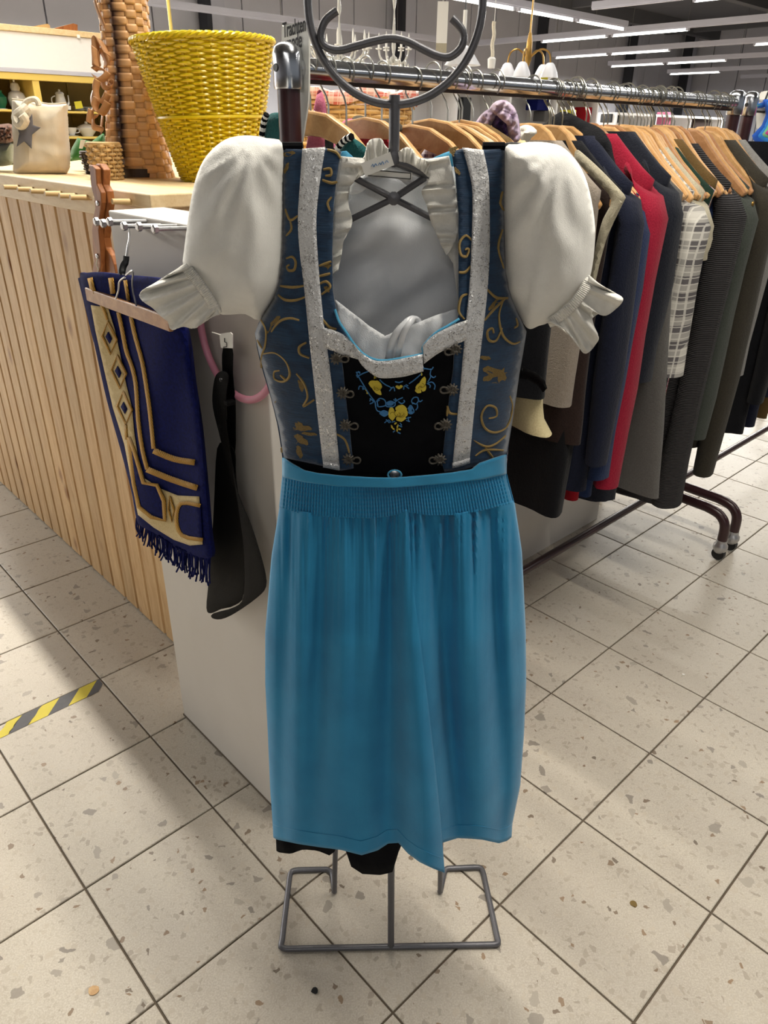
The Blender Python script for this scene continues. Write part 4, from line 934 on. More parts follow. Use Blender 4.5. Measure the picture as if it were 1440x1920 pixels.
for k, (P, w) in enumerate((([(95, 0), (120, 80), (160, 180), (205, 290)], .012), ([(115, 720), (110, 500), (110, 430), (140, 410), (180, 480), (235, 580)], .022), ([(150, 720), (125, 600), (150, 530), (190, 560), (240, 680)], .022),
      ([(90, 740), (130, 720), (240, 770), (150, 850), (95, 800)], .016), ([(165, 840), (200, 920), (260, 930), (290, 880), (260, 860), (235, 890), (255, 910)], .018), ([(130, 850), (110, 950), (140, 1070), (190, 1080), (240, 990)], .018),
      ([(110, 880), (70, 1000), (75, 1080)], .02), ([(130, 1040), (100, 1120), (140, 1200), (190, 1180), (240, 1080)], .02), ([(75, 1140), (80, 1240), (140, 1220)], .016), ([(60, 1160), (40, 1250), (35, 1300)], .014), ([(80, 1250), (90, 1340), (170, 1370), (180, 1400)], .022), ([(95, 500), (100, 600), (120, 700)], .016), ([(200, 1100), (180, 1250), (170, 1350)], .02))):
    C = curve([PY(x, y, YW-.07+.004*k*(-1)**k*.4) for x, y in z2(P)], 5); ax = V((.62*(-1)**k, -.55, .5)).normalized()
    MB().grid([[p-ax*w*.5, p, p+ax*w*.5] for p in C]).build('curl', 'wood_curl', cur, solid=.0012)
# yellow wicker basket
YY = 2.05; ybk = thing('yellow_wicker_basket', PY(400, 345, YY), 'tall yellow painted wicker waste basket', 'basket')
yb0, yb1 = PY(412, 346, YY), PY(381, 79, YY); yb0.z = CT+.001; RB0, RB1 = .088, .162
def ybp(v, a, dr_=0):
    c = yb0.lerp(yb1, v); R = lerp(RB0, RB1, v**.9)+dr_
    return c+V((math.cos(a)*R, math.sin(a)*R, 0))+V((math.cos(a)*R*0, 0, math.cos(a)*R*.03))
NS = 30
for k in range(NS):
    a = k/NS*6.2832; MB().tube([ybp(v/8, a) for v in range(9)], .0028, 6).build('stake', 'yellow_cane', ybk)
NWV = 54
for i in range(NWV):
    v = (i+.5)/NWV; band_ = abs(v-.47) < .012; n = NS*4
    pts = [ybp(v, j/n*6.2832, (.0055 if band_ else .0048*math.cos(j/4*math.pi+i*math.pi))) for j in range(n)]
    MB().tube(pts, .0031 if not band_ else .004, 5, closed=True).build('weaver', 'yellow_cane', ybk)
for ph in (0, 2.1, 4.2):
    n = 120; MB().tube([ybp(1+.012*math.sin(j/n*6.2832*20+ph), j/n*6.2832, .004*math.cos(j/n*6.2832*20+ph)+.002) for j in range(n)], .0045, 6, closed=True).build('rim_braid', 'yellow_cane', ybk)
MB().lathe([(RB0-.004, 0), (RB0-.004, .006)], yb0+V((0, 0, .004)), 24).build('bottom', 'yellow_cane', ybk)
def wicker(name, c, R0, R1, H, mat, lab, ns=16, nw=9, rad=.004, sq=1.):
    t = thing(name, c, lab, 'basket')
    P = lambda v, a, d=0: c+V((math.cos(a)*(lerp(R0, R1, v)+d), math.sin(a)*(lerp(R0, R1, v)+d)*sq, v*H))
    for k in range(ns): MB().tube([P(0, k/ns*6.2832), P(1, k/ns*6.2832)], rad*.9, 5).build('stake', mat, t)
    for i in range(nw):
        n = ns*4; MB().tube([P((i+.5)/nw, j/n*6.2832, rad*1.5*math.cos(j/4*math.pi+i*math.pi)) for j in range(n)], H/nw*.45, 5, closed=True).build('weaver', mat, t)
    n = 60; MB().tube([P(1, j/n*6.2832) for j in range(n)], rad*1.4, 6, closed=True).build('rim', mat, t)
    MB().lathe([(R0*.96, 0), (R0*.96, .004)], c, 20).build('bottom', mat, t)
    return t
wicker('straw_basket', PZ(203, 337, CT), .034, .038, .082, 'straw', 'small plaited straw basket in front of the tall basket', 18, 9, .003)
wicker('dark_basket', PZ(163, 330, CT)+V((.03, .14, 0)), .075, .085, .055, 'dark_cane', 'dark brown wicker basket holding the green felt bag', 20, 7, .003)
gb = thing('green_bag', PY(165, 300, 2.42), 'green felt bag with a white tag lying in the dark basket', 'bag')
cp = z1q([(840, 1600), (860, 1520), (930, 1395), (1000, 1420), (1100, 1440), (1180, 1380), (1250, 1330), (1265, 1500), (1120, 1640), (1080, 1680), (950, 1665), (840, 1680)])
pillow(MB(), cp, 4, lambda x, y, t: (PY(x, y, 2.42-t), PY(x, y, 2.42)+V((0, t, 0))), .03, 15).build('felt_body', 'green_felt', gb)
MB().prism([PY(x, y, 2.385) for x, y in z1q([(965, 1425), (1028, 1420), (990, 1530), (948, 1525)])], V((0, .001, 0))).build('white_tag', 'paper_white', gb, smooth=False)
pb_ = thing('plush_basket', PY(5, 312, 2.36), 'sage basket liner with a brown plush rim at the left edge', 'basket')
pillow(MB(), z1q([(-250, 1460), (0, 1470), (150, 1450), (160, 1720), (40, 1740), (-250, 1740)]), 4, lambda x, y, t: (PY(x, y, 2.36-t), PY(x, y, 2.36)+V((0, t, 0))), .05, 20).build('liner', 'sage_cloth', pb_)
pillow(MB(), z1q([(-250, 1250), (0, 1235), (100, 1225), (155, 1260), (165, 1420), (80, 1470), (0, 1460), (-250, 1470)]), 3, lambda x, y, t: (PY(x, y, 2.34-t*(1+.5*nz((x*.3, y*.3, 0)))), PY(x, y, 2.34)+V((0, t, 0))), .05, 14).build('plush_rim', 'brown_plush', pb_)
# ================================================================== shelf with china behind the counter
sh = thing('china_shelf', G(4.45, 1.5), 'yellow wooden shelf unit with a white header board', 'shelf')
SB0, SB1 = .9, 2.25
def sbox(name, mat, a0, a1, b0, b1, z0, z1_, bev=.002): MB().gbox(a0, a1, b0, b1, z0, z1_).build(name, mat, sh, smooth=False, bevel=bev)
sbox('header_board', 'white_gloss', 4.28, 4.3, SB0, SB1, 1.636, 1.79); sbox('top_rail', 'pine_board', 4.27, 4.62, SB0, SB1, 1.79, 1.816)
sbox('grey_strip', 'lamp_housing', 4.275, 4.3, SB0, SB1, 1.618, 1.636); sbox('yellow_rail', 'yellow_paint', 4.28, 4.31, SB0, SB1, 1.588, 1.618)
sbox('back_board', 'olive_board', 4.6, 4.62, SB0, SB1, .0, 1.79); sbox('shelf_board', 'yellow_paint', 4.3, 4.6, SB0, SB1, 1.448, 1.458); sbox('shelf_board', 'yellow_paint', 4.3, 4.6, SB0, SB1, 1.328, 1.339); sbox('shelf_board', 'yellow_paint', 4.3, 4.6, SB0, SB1, 1.14, 1.152)
for b0 in (SB0, 1.6, SB1-.04): sbox('upright', 'yellow_paint', 4.285, 4.6, b0, b0+.035, 0, 1.60)
for b0 in (1.05, 1.2, 1.35, 1.5, 1.75, 1.9, 2.05): sbox('back_batten', 'olive_board', 4.592, 4.6, b0, b0+.012, 1.0, 1.6, 0)
sbox('paper_note', 'paper_white', 4.268, 4.27, 1.86, 1.875, 1.785, 1.80, 0)
def china(name, x, y, A, prof, lab, cat, mat='porcelain', n=18):
    p = PA(x, y, A); t = thing(name, p, lab, cat, 'china on the yellow shelf'); MB().lathe(prof, p, n).build('body', mat, t); return t, p
def zshelf(x, A, z): # pixel column x on a shelf board
    lo, hi = 100., 330.
    for _ in range(30):
        m = (lo+hi)/2
        if PA(x, m, A).z > z: lo = m
        else: hi = m
    return lo
u1, u2 = 1.4585, 1.3395
jar, p = china('ginger_jar', 36, zshelf(36, 4.42, u1), 4.42, [(.03, 0), (.04, .02), (.045, .05), (.036, .075), (.02, .085), (.024, .1), (.018, .118), (.004, .124), (.006, .132), (.001, .14)], 'white lidded jar with a domed lid on the upper shelf', 'jar')
pot, p = china('coffee_pot', 117, zshelf(117, 4.42, u1), 4.42, [(.022, 0), (.03, .01), (.03, .03), (.024, .06), (.021, .075), (.023, .08), (.018, .088), (.005, .092), (.006, .098), (.001, .102)], 'white china coffee pot with handle and spout on the upper shelf', 'coffee pot')
MB().tube(curve([p+GB*-.026+Z*.07, p+GB*-.045+Z*.06, p+GB*-.045+Z*.035, p+GB*-.026+Z*.02], 5), .003, 6).build('handle', 'porcelain', pot)
MB().tube(curve([p+GB*.026+Z*.02, p+GB*.042+Z*.04, p+GB*.044+Z*.075], 5), [.006]*6+[.003]*5, 6).build('spout', 'porcelain', pot)
vs_, p = china('green_vase', 4, zshelf(4, 4.42, u1), 4.42, [(.022, 0), (.018, .008), (.03, .03), (.032, .055), (.015, .075), (.017, .085)], 'green and white china vase at the left edge of the upper shelf', 'vase', 'porcelain_green')
MB().lathe([(.026, -.002), (.026, .004)], p, 16).build('foot', 'porcelain', vs_)
for x in (150, 168): china('saucer_stack', x, zshelf(x, 4.46, u1), 4.46, [(.02, 0), (.035, .006), (.02, .008), (.035, .014), (.02, .016), (.037, .024)], ('stack of white saucers beside the yellow note', 'stack of white saucers next to the curled shavings')[x > 160], 'saucers')
MB().prism([PA(x, y, 4.38) for x, y in z1q([(890, 965), (975, 955), (998, 1040), (910, 1052)])], GA*.002).build('sticky_note', 'paper_yellow', label='yellow sticky note on the china shelf', cat='note', smooth=False)
MB().prism([PA(x, y, 4.36) for x, y in z1q([(805, 1012), (850, 1015), (852, 1062), (805, 1060)])], GA*.002).build('price_card', 'paper_white', label='small white price card before the coffee pot', cat='card', smooth=False)
cup, p = china('tea_cup', 136, zshelf(136, 4.40, u2), 4.40, [(.03, 0), (.034, .004), (.012, .006), (.014, .008), (.026, .03), (.028, .042), (.025, .042), (.012, .012)], 'white tea cup on a saucer on the lower shelf', 'cup')
MB().tube(curve([p+GB*.026+Z*.036, p+GB*.042+Z*.034, p+GB*.040+Z*.02, p+GB*.02+Z*.016], 4), .0025, 6).build('handle', 'porcelain', cup)
tur, p = china('tureen', 165, zshelf(165, 4.42, u2), 4.42, [(.028, 0), (.03, .006), (.05, .03), (.054, .04), (.048, .046), (.03, .056), (.008, .062), (.008, .07), (.002, .074)], 'white lidded tureen on the lower shelf', 'tureen')
china('sugar_bowl', 6, zshelf(6, 4.40, u2), 4.40, [(.02, 0), (.03, .02), (.028, .035), (.01, .042)], 'small patterned bowl at the left edge of the lower shelf', 'bowl')
MB().prism([PA(x, y, 4.35) for x, y in z1q([(340, 70), (570, 28), (600, 50), (600, 95), (350, 80)])], GA*.06).build('wood_offcut', 'straw', label='pale wooden offcut lying on top of the shelf', cat='wood block', smooth=False)
MB().prism([PA(x, y, 4.32) for x, y in z1q([(600, 98), (880, 25), (930, 40), (932, 118), (860, 125)])], GA*.06).build('wood_wedge', 'red_wood', label='brown wooden wedge lying on top of the shelf', cat='wood block', smooth=False)
# ================================================================== clothes rack
AR, RZ, RBR = 1.105, 1.473, .0165
def rackparts(name, lab, B0, B1, near_cap=True):
    t = thing(name, G(AR, (B0+B1)/2), lab, 'clothes rack', 'clothes racks')
    MB().tube([G(AR, B0, RZ), G(AR, B1, RZ)], RBR, 16).build('chrome_bar', 'chrome', t)
    MB().gbox(AR-.004, AR+.004, B0+.03, B1-.03, RZ-.0205, RZ-.014).build('wear_strip', 'dark_cane', t, smooth=False)
    MB().tube([G(AR, B0, .165), G(AR, B1, .165)], .0135, 12).build('base_bar', 'maroon_paint', t)
    for B in (B0, B1):
        MB().tube([G(AR, B, .165), G(AR, B, 1.45)], .0185, 16).build('post', 'maroon_paint', t)
        MB().lathe([(.0225, 0), (.0235, .003), (.0235, .048), (.021, .058), (.014, .064), (.001, .066)], G(AR, B, 1.443), 20).build('post_cap', 'chrome', t)
        MB().lathe([(.006, 0), (.0055, .0012)], G(AR, B-.0235, 1.472), 10, -GB).build('cap_screw', 'black_plastic', t)
        for s_ in (-1, 1):
            f = [G(AR, B, .19)]+curve([G(AR+s_*.2, B, .186), G(AR+s_*.25, B, .174), G(AR+s_*.278, B, .14), G(AR+s_*.282, B, .075)], 5)
            MB().tube(f, .0175, 12).build('foot', 'maroon_paint', t)
            c = G(AR+s_*.282, B, .0)
            MB().lathe([(.008, .026), (.02, .034), (.026, .05), (.025, .062), (.019, .07), (.0185, .082)], c, 16).build('caster_collar', 'zinc', t)
            w = MB().lathe([(.010, -.012), (.0225, -.011), (.025, 0), (.0225, .011), (.010, .012)], c+Z*.026, 18, GB).build('caster_wheel', 'black_plastic', t)
    return t
B_N, B_F = .822, 2.485
rackparts('clothes_rack', 'maroon and chrome clothes rack full of hanging jackets behind the dress', B_N, B_F)
rackparts('clothes_rack', 'second clothes rack continuing at the right edge', B_F+.10, 4.3)
# hangers -------------------------------------------------------------------------------------------
def hook_mb(B=0., drop=.085):
    c = [(-.006+0, RZ+.006-.012)]
    P = []
    for k in range(15):
        a = math.radians(-40+k*230/14); P.append((math.cos(a)*.0215, RZ+.0005+math.sin(a)*.0215))
    P = P[::1]
    tail = [(-.020, RZ-.020), (-.006, RZ-.036), (0, RZ-.05), (0, RZ-drop)]
    pts = [G(AR-x, B, z) for x, z in P]+[G(AR-x, B, z) for x, z in tail]
    return MB().tube(pts, .0017, 6)
HT = [(0, 1.405), (.03, 1.403), (.055, 1.389), (.08, 1.362), (.115, 1.328), (.155, 1.295), (.19, 1.266), (.203, 1.252)]
HBt = [(.196, 1.240), (.165, 1.258), (.13, 1.284), (.09, 1.316), (.055, 1.344), (.02, 1.362), (0, 1.364)]
HT2 = [(0, 1.402), (.05, 1.396), (.1, 1.375), (.15, 1.340), (.19, 1.304), (.203, 1.288)]
HB2 = [(.196, 1.276), (.16, 1.298), (.12, 1.326), (.07, 1.352), (.03, 1.362), (0, 1.364)]
def wood_hanger(mat='hanger_wood', name='wooden_hanger', HT=HT, HBt=HBt):
    t = thing(name, G(AR, 0, 1.36)); hook_mb().build('hook', 'wire', t)
    out = [(-x, z) for x, z in HT[::-1]]+HT[1:]+HBt+[(-x, z) for x, z in HBt[-2::-1]]
    mb = MB().prism([G(AR-x, -.007, z) for x, z in out], GB*.014); mb.build('shoulder_wood', mat, t, smooth=False, bevel=.004)
    return t
HK = {'l': wood_hanger(), 'd': wood_hanger('hanger_dark'), 'c': wood_hanger('hanger_wood', 'wooden_hanger', HT2, HB2)}
for h in HK.values(): h['_used'] = 0
def place_hanger(kind, B, label, tilt=0., dz=0.):
    o = HK[kind]
    if not o['_used']: o['_used'] = 1
    else: o = copy_tree(o); o['_used'] = 1
    o.location = G(AR, B, 1.36+dz); o.rotation_euler = (0, 0, tilt)
    return tag(o, label, 'hanger', 'hangers on the clothes rack')
# garments ------------------------------------------------------------------------------------------
def sup(c, p): return math.copysign(abs(c)**p, c)
def garment(name, label, cat, B, mat, tip=.205, ztip=1.28, zneck=None, nw=.085, hem=.5, hw=.2, th=.03, sl=None, collar=None, chest=.185, sd=0, fp=1., fa=1., smat=None):
    ztip = max(ztip, 1.262); tip = max(tip, .2); zneck = zneck or ztip+(tip-nw)*.80
    t = thing(name, G(AR, B, hem), label, cat, 'garments on the clothes rack')
    rows = []; n = 40; zs = [lerp(hem, ztip-.10, k/14) for k in range(15)]+[ztip-.05, ztip-.02, ztip]+[lerp(ztip, zneck, k/4) for k in (1, 2, 3, 4)]
    for z in zs:
        if z <= ztip-.10: u = (z-hem)/(ztip-.10-hem); w = lerp(hw, chest, u**fp); d = lerp(th*1.25, th, u)
        elif z <= ztip: u = (z-ztip+.10)/.10; w = lerp(chest, tip, u); d = lerp(th, th*.62, u)
        else: u = (z-ztip)/(zneck-ztip); w = lerp(tip, nw, u**.9); d = lerp(th*.62, th*.55, u)
        row = []
        for k in range(n):
            a = 2*math.pi*k/n; fo = fa*(1-clamp((z-hem)/(ztip-hem)))*.010*(math.sin(3*a+sd)+.7*math.sin(5*a+sd*2.3))+.008*nz((k*.4, z*6, sd))
            row.append(G(AR-w*sup(math.cos(a), .7)-fo*.6*math.cos(a), B+d*sup(math.sin(a), .8)+fo*math.sin(a)*.8, z))
        rows.append(row)
    mb = MB().grid(rows, closed=True); mb.f.append(tuple(range(len(mb.v)-n, len(mb.v)))); mb.f.append(tuple(range(n))[::-1])
    mb.build('body', mat, t, angle=70)
    if sl:
        zend, r0, r1, fl_ = sl
        for s_ in (1, -1):
            path = [(tip-.075, ztip+.022, .3), (tip-.04, ztip+.004, .7), (tip-.008, ztip-.03, 1.)]+[(tip+.012+fl_*u, lerp(ztip-.08, zend, u), 1.) for u in (0, .2, .4, .6, .8, 1)]
            rows = []
            for i, (e, z, k_) in enumerate(path):
                u = i/(len(path)-1); r = lerp(r0, r1, u)*k_; row = []
                for k in range(20):
                    a = 2*math.pi*k/20; wr = 1+.10*math.sin(2*a+i*1.3+sd)+.14*nz((i*.8, k*.5, sd+s_))
                    vert = max(0, 1-i/2.5)
                    row.append(G(AR-s_*(e+math.cos(a)*r*.62*(1-vert*.6)*wr), B+math.sin(a)*r*.85*wr, z+math.cos(a)*-s_*0+vert*-.03*math.cos(a)))
                rows.append(row)
            mb = MB().grid(rows, closed=True); mb.f.append(tuple(range(20))[::-1]); mb.f.append(tuple(range(len(mb.v)-20, len(mb.v))))
            mb.build('sleeve', smat or mat, t, angle=70)
    if collar:
        pts = []
        for k in range(24):
            a = 2*math.pi*k/24; pts.append(G(AR-(nw+.012)*math.cos(a), B+th*.75*math.sin(a), zneck+.004))
        MB().tube(pts, collar[1], 8, closed=True).build('collar', collar[0], t)
    return t
def zA(x, y, A=.895): return PA(x, y, A).z
def bA(x, y, A=.895): return AB(PA(x, y, A))[1]
def plaid(name, c0, c1, c2, sc):
    t = NT(name); co = t.coord(); sep = t.n('ShaderNodeSeparateXYZ'); t.l(t.mapping(co, (1, 1, 1), (0, 0, -TH)), sep.inputs[0])
    def st(o, f, thr): return t.math('GREATER_THAN', t.math('SINE', t.math('MULTIPLY', o, f)), thr)
    hx, hz = st(sep.outputs[1], sc, .1), st(sep.outputs[2], sc, .1); fx, fz = st(sep.outputs[1], sc*2.7, .85), st(sep.outputs[2], sc*2.7, .85)
    c = t.mix(t.math('MULTIPLY', t.math('ADD', hx, hz), .5), c0, c1); c = t.mix(t.math('MULTIPLY', t.math('MAXIMUM', fx, fz), .6), c, c2)
    t.col(c); t.set(Roughness=.9); t.bump(t.noise(co, 600, 2), .2, .001)
plaid('grey_plaid', 'c9c6be', '5b585a', 'dddad2', 150); plaid('pink_check', 'e3cfd8', 'a63a70', 'e9dfe4', 420); plaid('purple_check', 'cfc6cf', '4e3a5c', 'd9d2d9', 330); plaid('red_gingham', 'e4c8c2', 'c96a60', 'f0e4e0', 240)
def ribknit():
    t = NT('rib_knit'); co = t.coord(); w = t.wave(t.mapping(co, (1, 1, 1)), 62, .6, 'Z'); t.col(t.mix(w, '1f1e20', '39373a')); t.set(Roughness=.95); t.bump(w, .9, .004)
ribknit()
for nm, c, c2 in (('wool_navy', '161a2a', '1c2134'), ('wool_navy_blue', '1f2c4a', '25345a'), ('wool_red', '8c1830', '9c2038'), ('wool_charcoal', '191c27', '22262f'), ('wool_grey', '5c5a58', '666462'), ('cloth_cream', 'bdb6a0', 'aaa38e'), ('wool_green', '1f3229', '263c31'), ('wool_greygreen', '3e433e', '484d48'), ('cloth_olive', '5b4a2a', '684f30'), ('wool_olive_dark', '33302a', '3d3930'), ('wool_lightgrey', '8b8a88', '7c7b79'), ('wool_black', '0f1014', '15161b'), ('cloth_tan', '8f857a', '9a9086'), ('cloth_brown', '2c211e', '362926'), ('satin_cream', 'cfc29a', 'c2b48a'), ('teal_cloth', '0f4a4c', '145556'), ('pink_cloth', 'b5607c', 'c06f8a'), ('suede_brown', '403a2f', '4a4337'), ('wool_scarlet', '8f0f1c', '9b1522'), ('scarf_lilac', 'c2b4c0', '9a86a8'), ('tweed_dark', '3a3934', '6e6c66'), ('scarf_purple', '5a3f7c', '2f2740')):
    fabric(nm, c, c2, 260 if nm != 'scarf_lilac' else 45, 700, .95, .5, .08, .35, .005)
GL = [  # name, label, category, edge pixel (x, y) on the near shoulder line, material, keyword shape
 ('long_red_dress', 'long dark red dress hem showing right beside the blue apron', 'dress', .99, 'wool_scarlet', dict(hem=.10, hw=.17, tip=.15)),
 ('checked_dress', 'purple and white checked dress beside the apron waist', 'dress', 1.25, 'purple_check', dict(hem=zA(960, 935), hw=.19, tip=.16)),
 ('velvet_bodice', 'black velvet bodice garment with a belt under the white sleeve', 'garment', 1.335, 'wool_black', dict(hem=zA(1028, 742), hw=.212, chest=.205, tip=.2, ztip=1.27, th=.04)),
 ('ruffled_blouse', 'cream blouse with a ruffled hem below the black bodice', 'blouse', 1.35, 'satin_cream', dict(hem=zA(1036, 810, .88), hw=.235, chest=.17, tip=.2, sd=2., fp=.35, fa=1.8)),
 ('tan_vest', 'tan vest with a brown lower edge hanging under the sleeve frill', 'vest', 1.475, 'cloth_tan', dict(hem=zA(1060, 770, .9), hw=.195, chest=.2, tip=.2, th=.036)),
 ('brown_vest', 'brown sleeveless vest with cream edging beside the white sleeve', 'vest', bA(1165, 378), 'cloth_brown', dict(hem=zA(1058, 838, .93), hw=.185, tip=.2, ztip=zA(1165, 378)+.012, nw=.15)),
 ('black_skirt_jacket', 'long black jacket hanging lowest near the plinth', 'jacket', 1.555, 'wool_black', dict(hem=PB(1056, 968, 1.555).z, hw=AR-AB(PB(1056, 968, 1.555))[0], tip=.2, th=.03)),
 ('navy_jacket', 'dark navy wool jacket next to the brown vest', 'jacket', bA(1192, 350), 'wool_navy', dict(hem=zA(1165, 890), hw=.20, tip=.195, ztip=1.29, sl=(zA(1180, 830), .052, .046, .01), th=.04)),
 ('blue_jacket', 'blue navy cardigan squeezed beside the red jacket', 'cardigan', 1.64, 'wool_navy_blue', dict(hem=zA(1180, 900), hw=.19, tip=.195, ztip=1.265, sl=(zA(1185, 860), .045, .04, 0))),
 ('scarlet_garment', 'bright red hem hanging below the navy jackets', 'garment', bA(1110, 940), 'wool_scarlet', dict(hem=zA(1108, 945), hw=.17, tip=.15, ztip=1.24)),
 ('red_jacket', 'crimson wool jacket with long sleeve in the middle of the rack', 'jacket', 1.695, 'wool_red', dict(hem=zA(1165, 880), hw=.195, tip=.2, ztip=1.295, sl=(zA(1190, 880), .05, .05, -.004), th=.036)),
 ('charcoal_jacket', 'charcoal navy jacket right of the red one', 'jacket', bA(1265, 340), 'wool_charcoal', dict(hem=zA(1235, 900), hw=.19, tip=.2, ztip=1.3, sl=(zA(1225, 700), .056, .048, .0), th=.042)),
 ('grey_coat', 'long grey wool coat with a pale edge below the plaid shirt', 'coat', 1.845, 'wool_grey', dict(hem=PB(1245, 938, 1.845).z, hw=min(.29, AR-AB(PB(1252, 930, 1.845))[0]), chest=.2, tip=.2, ztip=1.262, th=.03)),
 ('plaid_shirt', 'grey and white plaid short-sleeved shirt', 'shirt', bA(1302, 410), 'grey_plaid', dict(hem=zA(1280, 760), hw=.17, tip=.195, ztip=1.235, sl=(zA(1315, 672), .05, .062, .004))),
 ('pink_shirt', 'pink checked shirt tail below the plaid sleeve', 'shirt', bA(1262, 760), 'pink_check', dict(hem=zA(1262, 800), hw=.185, tip=.15, ztip=1.2)),
 ('cream_shirt', 'cream collared shirt behind the plaid one', 'shirt', bA(1316, 385)+.01, 'cloth_cream', dict(hem=zA(1290, 750), hw=.17, tip=.205, ztip=1.245, sl=(1.10, .042, .045, 0))),
 ('green_vest', 'dark green felt vest with square shoulder', 'vest', bA(1336, 385), 'wool_green', dict(hem=zA(1310, 820), hw=.175, tip=.205, ztip=1.245)),
 ('greygreen_vest', 'grey green vest pushed behind the green one', 'vest', bA(1340, 372), 'wool_greygreen', dict(hem=zA(1310, 780), hw=.175, tip=.19, ztip=1.265)),
 ('olive_pullover', 'olive brown top slipping off the rounded hanger end', 'top', bA(1350, 350), 'cloth_olive', dict(hem=zA(1290, 880), hw=.17, tip=.185, ztip=1.285)),
 ('navy_pullover', 'navy top hanging just before the ribbed sweater', 'top', bA(1362, 380), 'wool_navy_blue', dict(hem=zA(1330, 590), hw=.17, tip=.18, ztip=1.25)),
 ('ribbed_sweater', 'dark ribbed knit sweater with a long sleeve', 'sweater', bA(1378, 350), 'rib_knit', dict(hem=zA(1330, 895), hw=.19, tip=.2, ztip=1.275, sl=(zA(1345, 885), .058, .062, -.004), th=.045)),
 ('greygreen_jacket', 'grey green jacket behind the ribbed sweater', 'jacket', bA(1402, 395), 'wool_greygreen', dict(hem=zA(1370, 850), hw=.18, tip=.2, ztip=1.245, sl=(zA(1380, 780), .045, .04, 0))),
 ('olive_jacket', 'dark olive wool jacket with metal stud at the right end', 'jacket', bA(1438, 362), 'wool_olive_dark', dict(hem=zA(1400, 800), hw=.19, tip=.205, ztip=1.28, sl=(zA(1410, 828), .056, .055, 0), th=.045)),
 ('light_grey_sweater', 'light grey sweater at the far end of the rack', 'sweater', 2.41, 'wool_lightgrey', dict(hem=.5, hw=.18, tip=.2, ztip=1.285, sl=(.7, .045, .04, 0))),
]
GB_ = []
for nm, lab, cat, B, mat, kw in GL:
    garment(nm, lab, cat, B, mat, sd=kw.pop('sd', len(GB_)*1.7), **kw); GB_.append(B)
# pale edging of the brown vest, brown hem of the tan vest, stud, belt on the black bodice
bv = [o for o in COL.objects if o.name == 'brown_vest'][0]; Bv = GL[5][3]
pillow(MB(), [(p.x, p.y) for p in curve([V((x, y, 0)) for x, y in ((1080, 281), (1092, 288), (1125, 318), (1154, 348), (1171, 368), (1168, 379), (1150, 416), (1135, 452), (1122, 500), (1108, 560), (1098, 560), (1110, 500), (1119, 452), (1130, 412), (1146, 375), (1120, 342), (1086, 308), (1077, 295))], 3, closed=True)], 6, lambda x, y, t: (PB(x, y, Bv-.036-t), PB(x, y, Bv-.03)+GB*t), .007, 6, .5, .4).build('cream_edging', 'cloth_cream', bv)
oj = [o for o in COL.objects if o.name == 'olive_jacket'][0]; MB().lathe([(.007, 0), (.006, .003), (.001, .004)], PA(1411, 382, .885), 10, -GA).build('metal_stud', 'brass', oj)
vb = [o for o in COL.objects if o.name == 'velvet_bodice'][0]; Bb = GL[2][3]
pillow(MB(), [(960, 688), (985, 690), (1008, 700), (1022, 714), (1026, 728), (1018, 736), (1008, 722), (990, 712), (960, 708)], 5, lambda x, y, t: (PB(x, y, Bb-.05-t), PB(x, y, Bb-.046)), .004, 5).build('belt', 'leather_black', vb)
# hangers for everything in view, then the closely packed spare hangers towards the far end
for (nm, lab, cat, B, mat, kw) in GL:
    place_hanger('d' if nm in ('ribbed_sweater', 'red_jacket') else 'c' if B < 1.3 else 'l', B, 'wooden hanger carrying the '+lab.split(' with ')[0].split(' beside ')[0].split(' right ')[0][:60], random.uniform(-.05, .05), random.uniform(-.004, .006))
allB = sorted(GB_)
spare = [B+d for B in allB if B > 1.5 for d in ((.018, -.018) if B > 1.86 else (.018,))]
spare = [B for k, B in enumerate(sorted(spare)) if B < 2.43]
spare = [B for k, B in enumerate(spare) if k == 0 or B-spare[k-1] > .012]
nm_of = {g[3]: g[0].replace('_', ' ') for g in GL}
seen = set()
for B in spare:
    nb = min(allB, key=lambda x: abs(x-B))
    if (nb, B > nb) in seen: continue
    seen.add((nb, B > nb))
    place_hanger('l' if random.random() < .85 else 'd', B, 'spare wooden hanger squeezed in just %s the %s' % ('behind' if B > nb else 'before', nm_of[nb]), random.uniform(-.06, .06), random.uniform(-.006, .004))
# front end of the rack: teal vest, clip hangers, pink skirt, rolled tops, scarf
tvB = .866
th_ = place_hanger('c', tvB, 'curved wooden hanger of the teal vest behind the maroon post', .0, .012)
tvs = thing('teal_vest', G(AR, tvB, .6), 'teal vest with a black and white checked edge at the front post', 'vest', 'garments on the clothes rack')
for P in ([(628, 290), (646, 264), (658, 257), (672, 264), (688, 278), (699, 300), (702, 420), (560, 420), (600, 340)], [(494, 232), (503, 216), (516, 211), (530, 216), (536, 250), (556, 340), (556, 420), (500, 420), (488, 300)]):
    pillow(MB(), [(p.x, p.y) for p in curve([V((x, y, 0)) for x, y in P], 2, closed=True)], 9, lambda x, y, t: (PB(x, y, tvB-.010-t), PB(x, y, tvB+.012)+GB*t), .008, 14).build('front_panel', 'teal_cloth', tvs)
for P in ([(660, 256), (646, 263), (632, 280), (615, 310), (596, 345)], [(500, 214), (494, 232), (490, 262), (488, 300)], [(528, 214), (540, 245), (556, 285), (575, 320)]):
    ck = curve([PB(x, y, tvB-.02) for x, y in P], 4)
    for i in range(len(ck)-1):
        MB().tube([ck[i], ck[i+1]], .0055, 6).build('checked_edge', 'paper_white' if i % 2 else 'black_cloth', tvs)
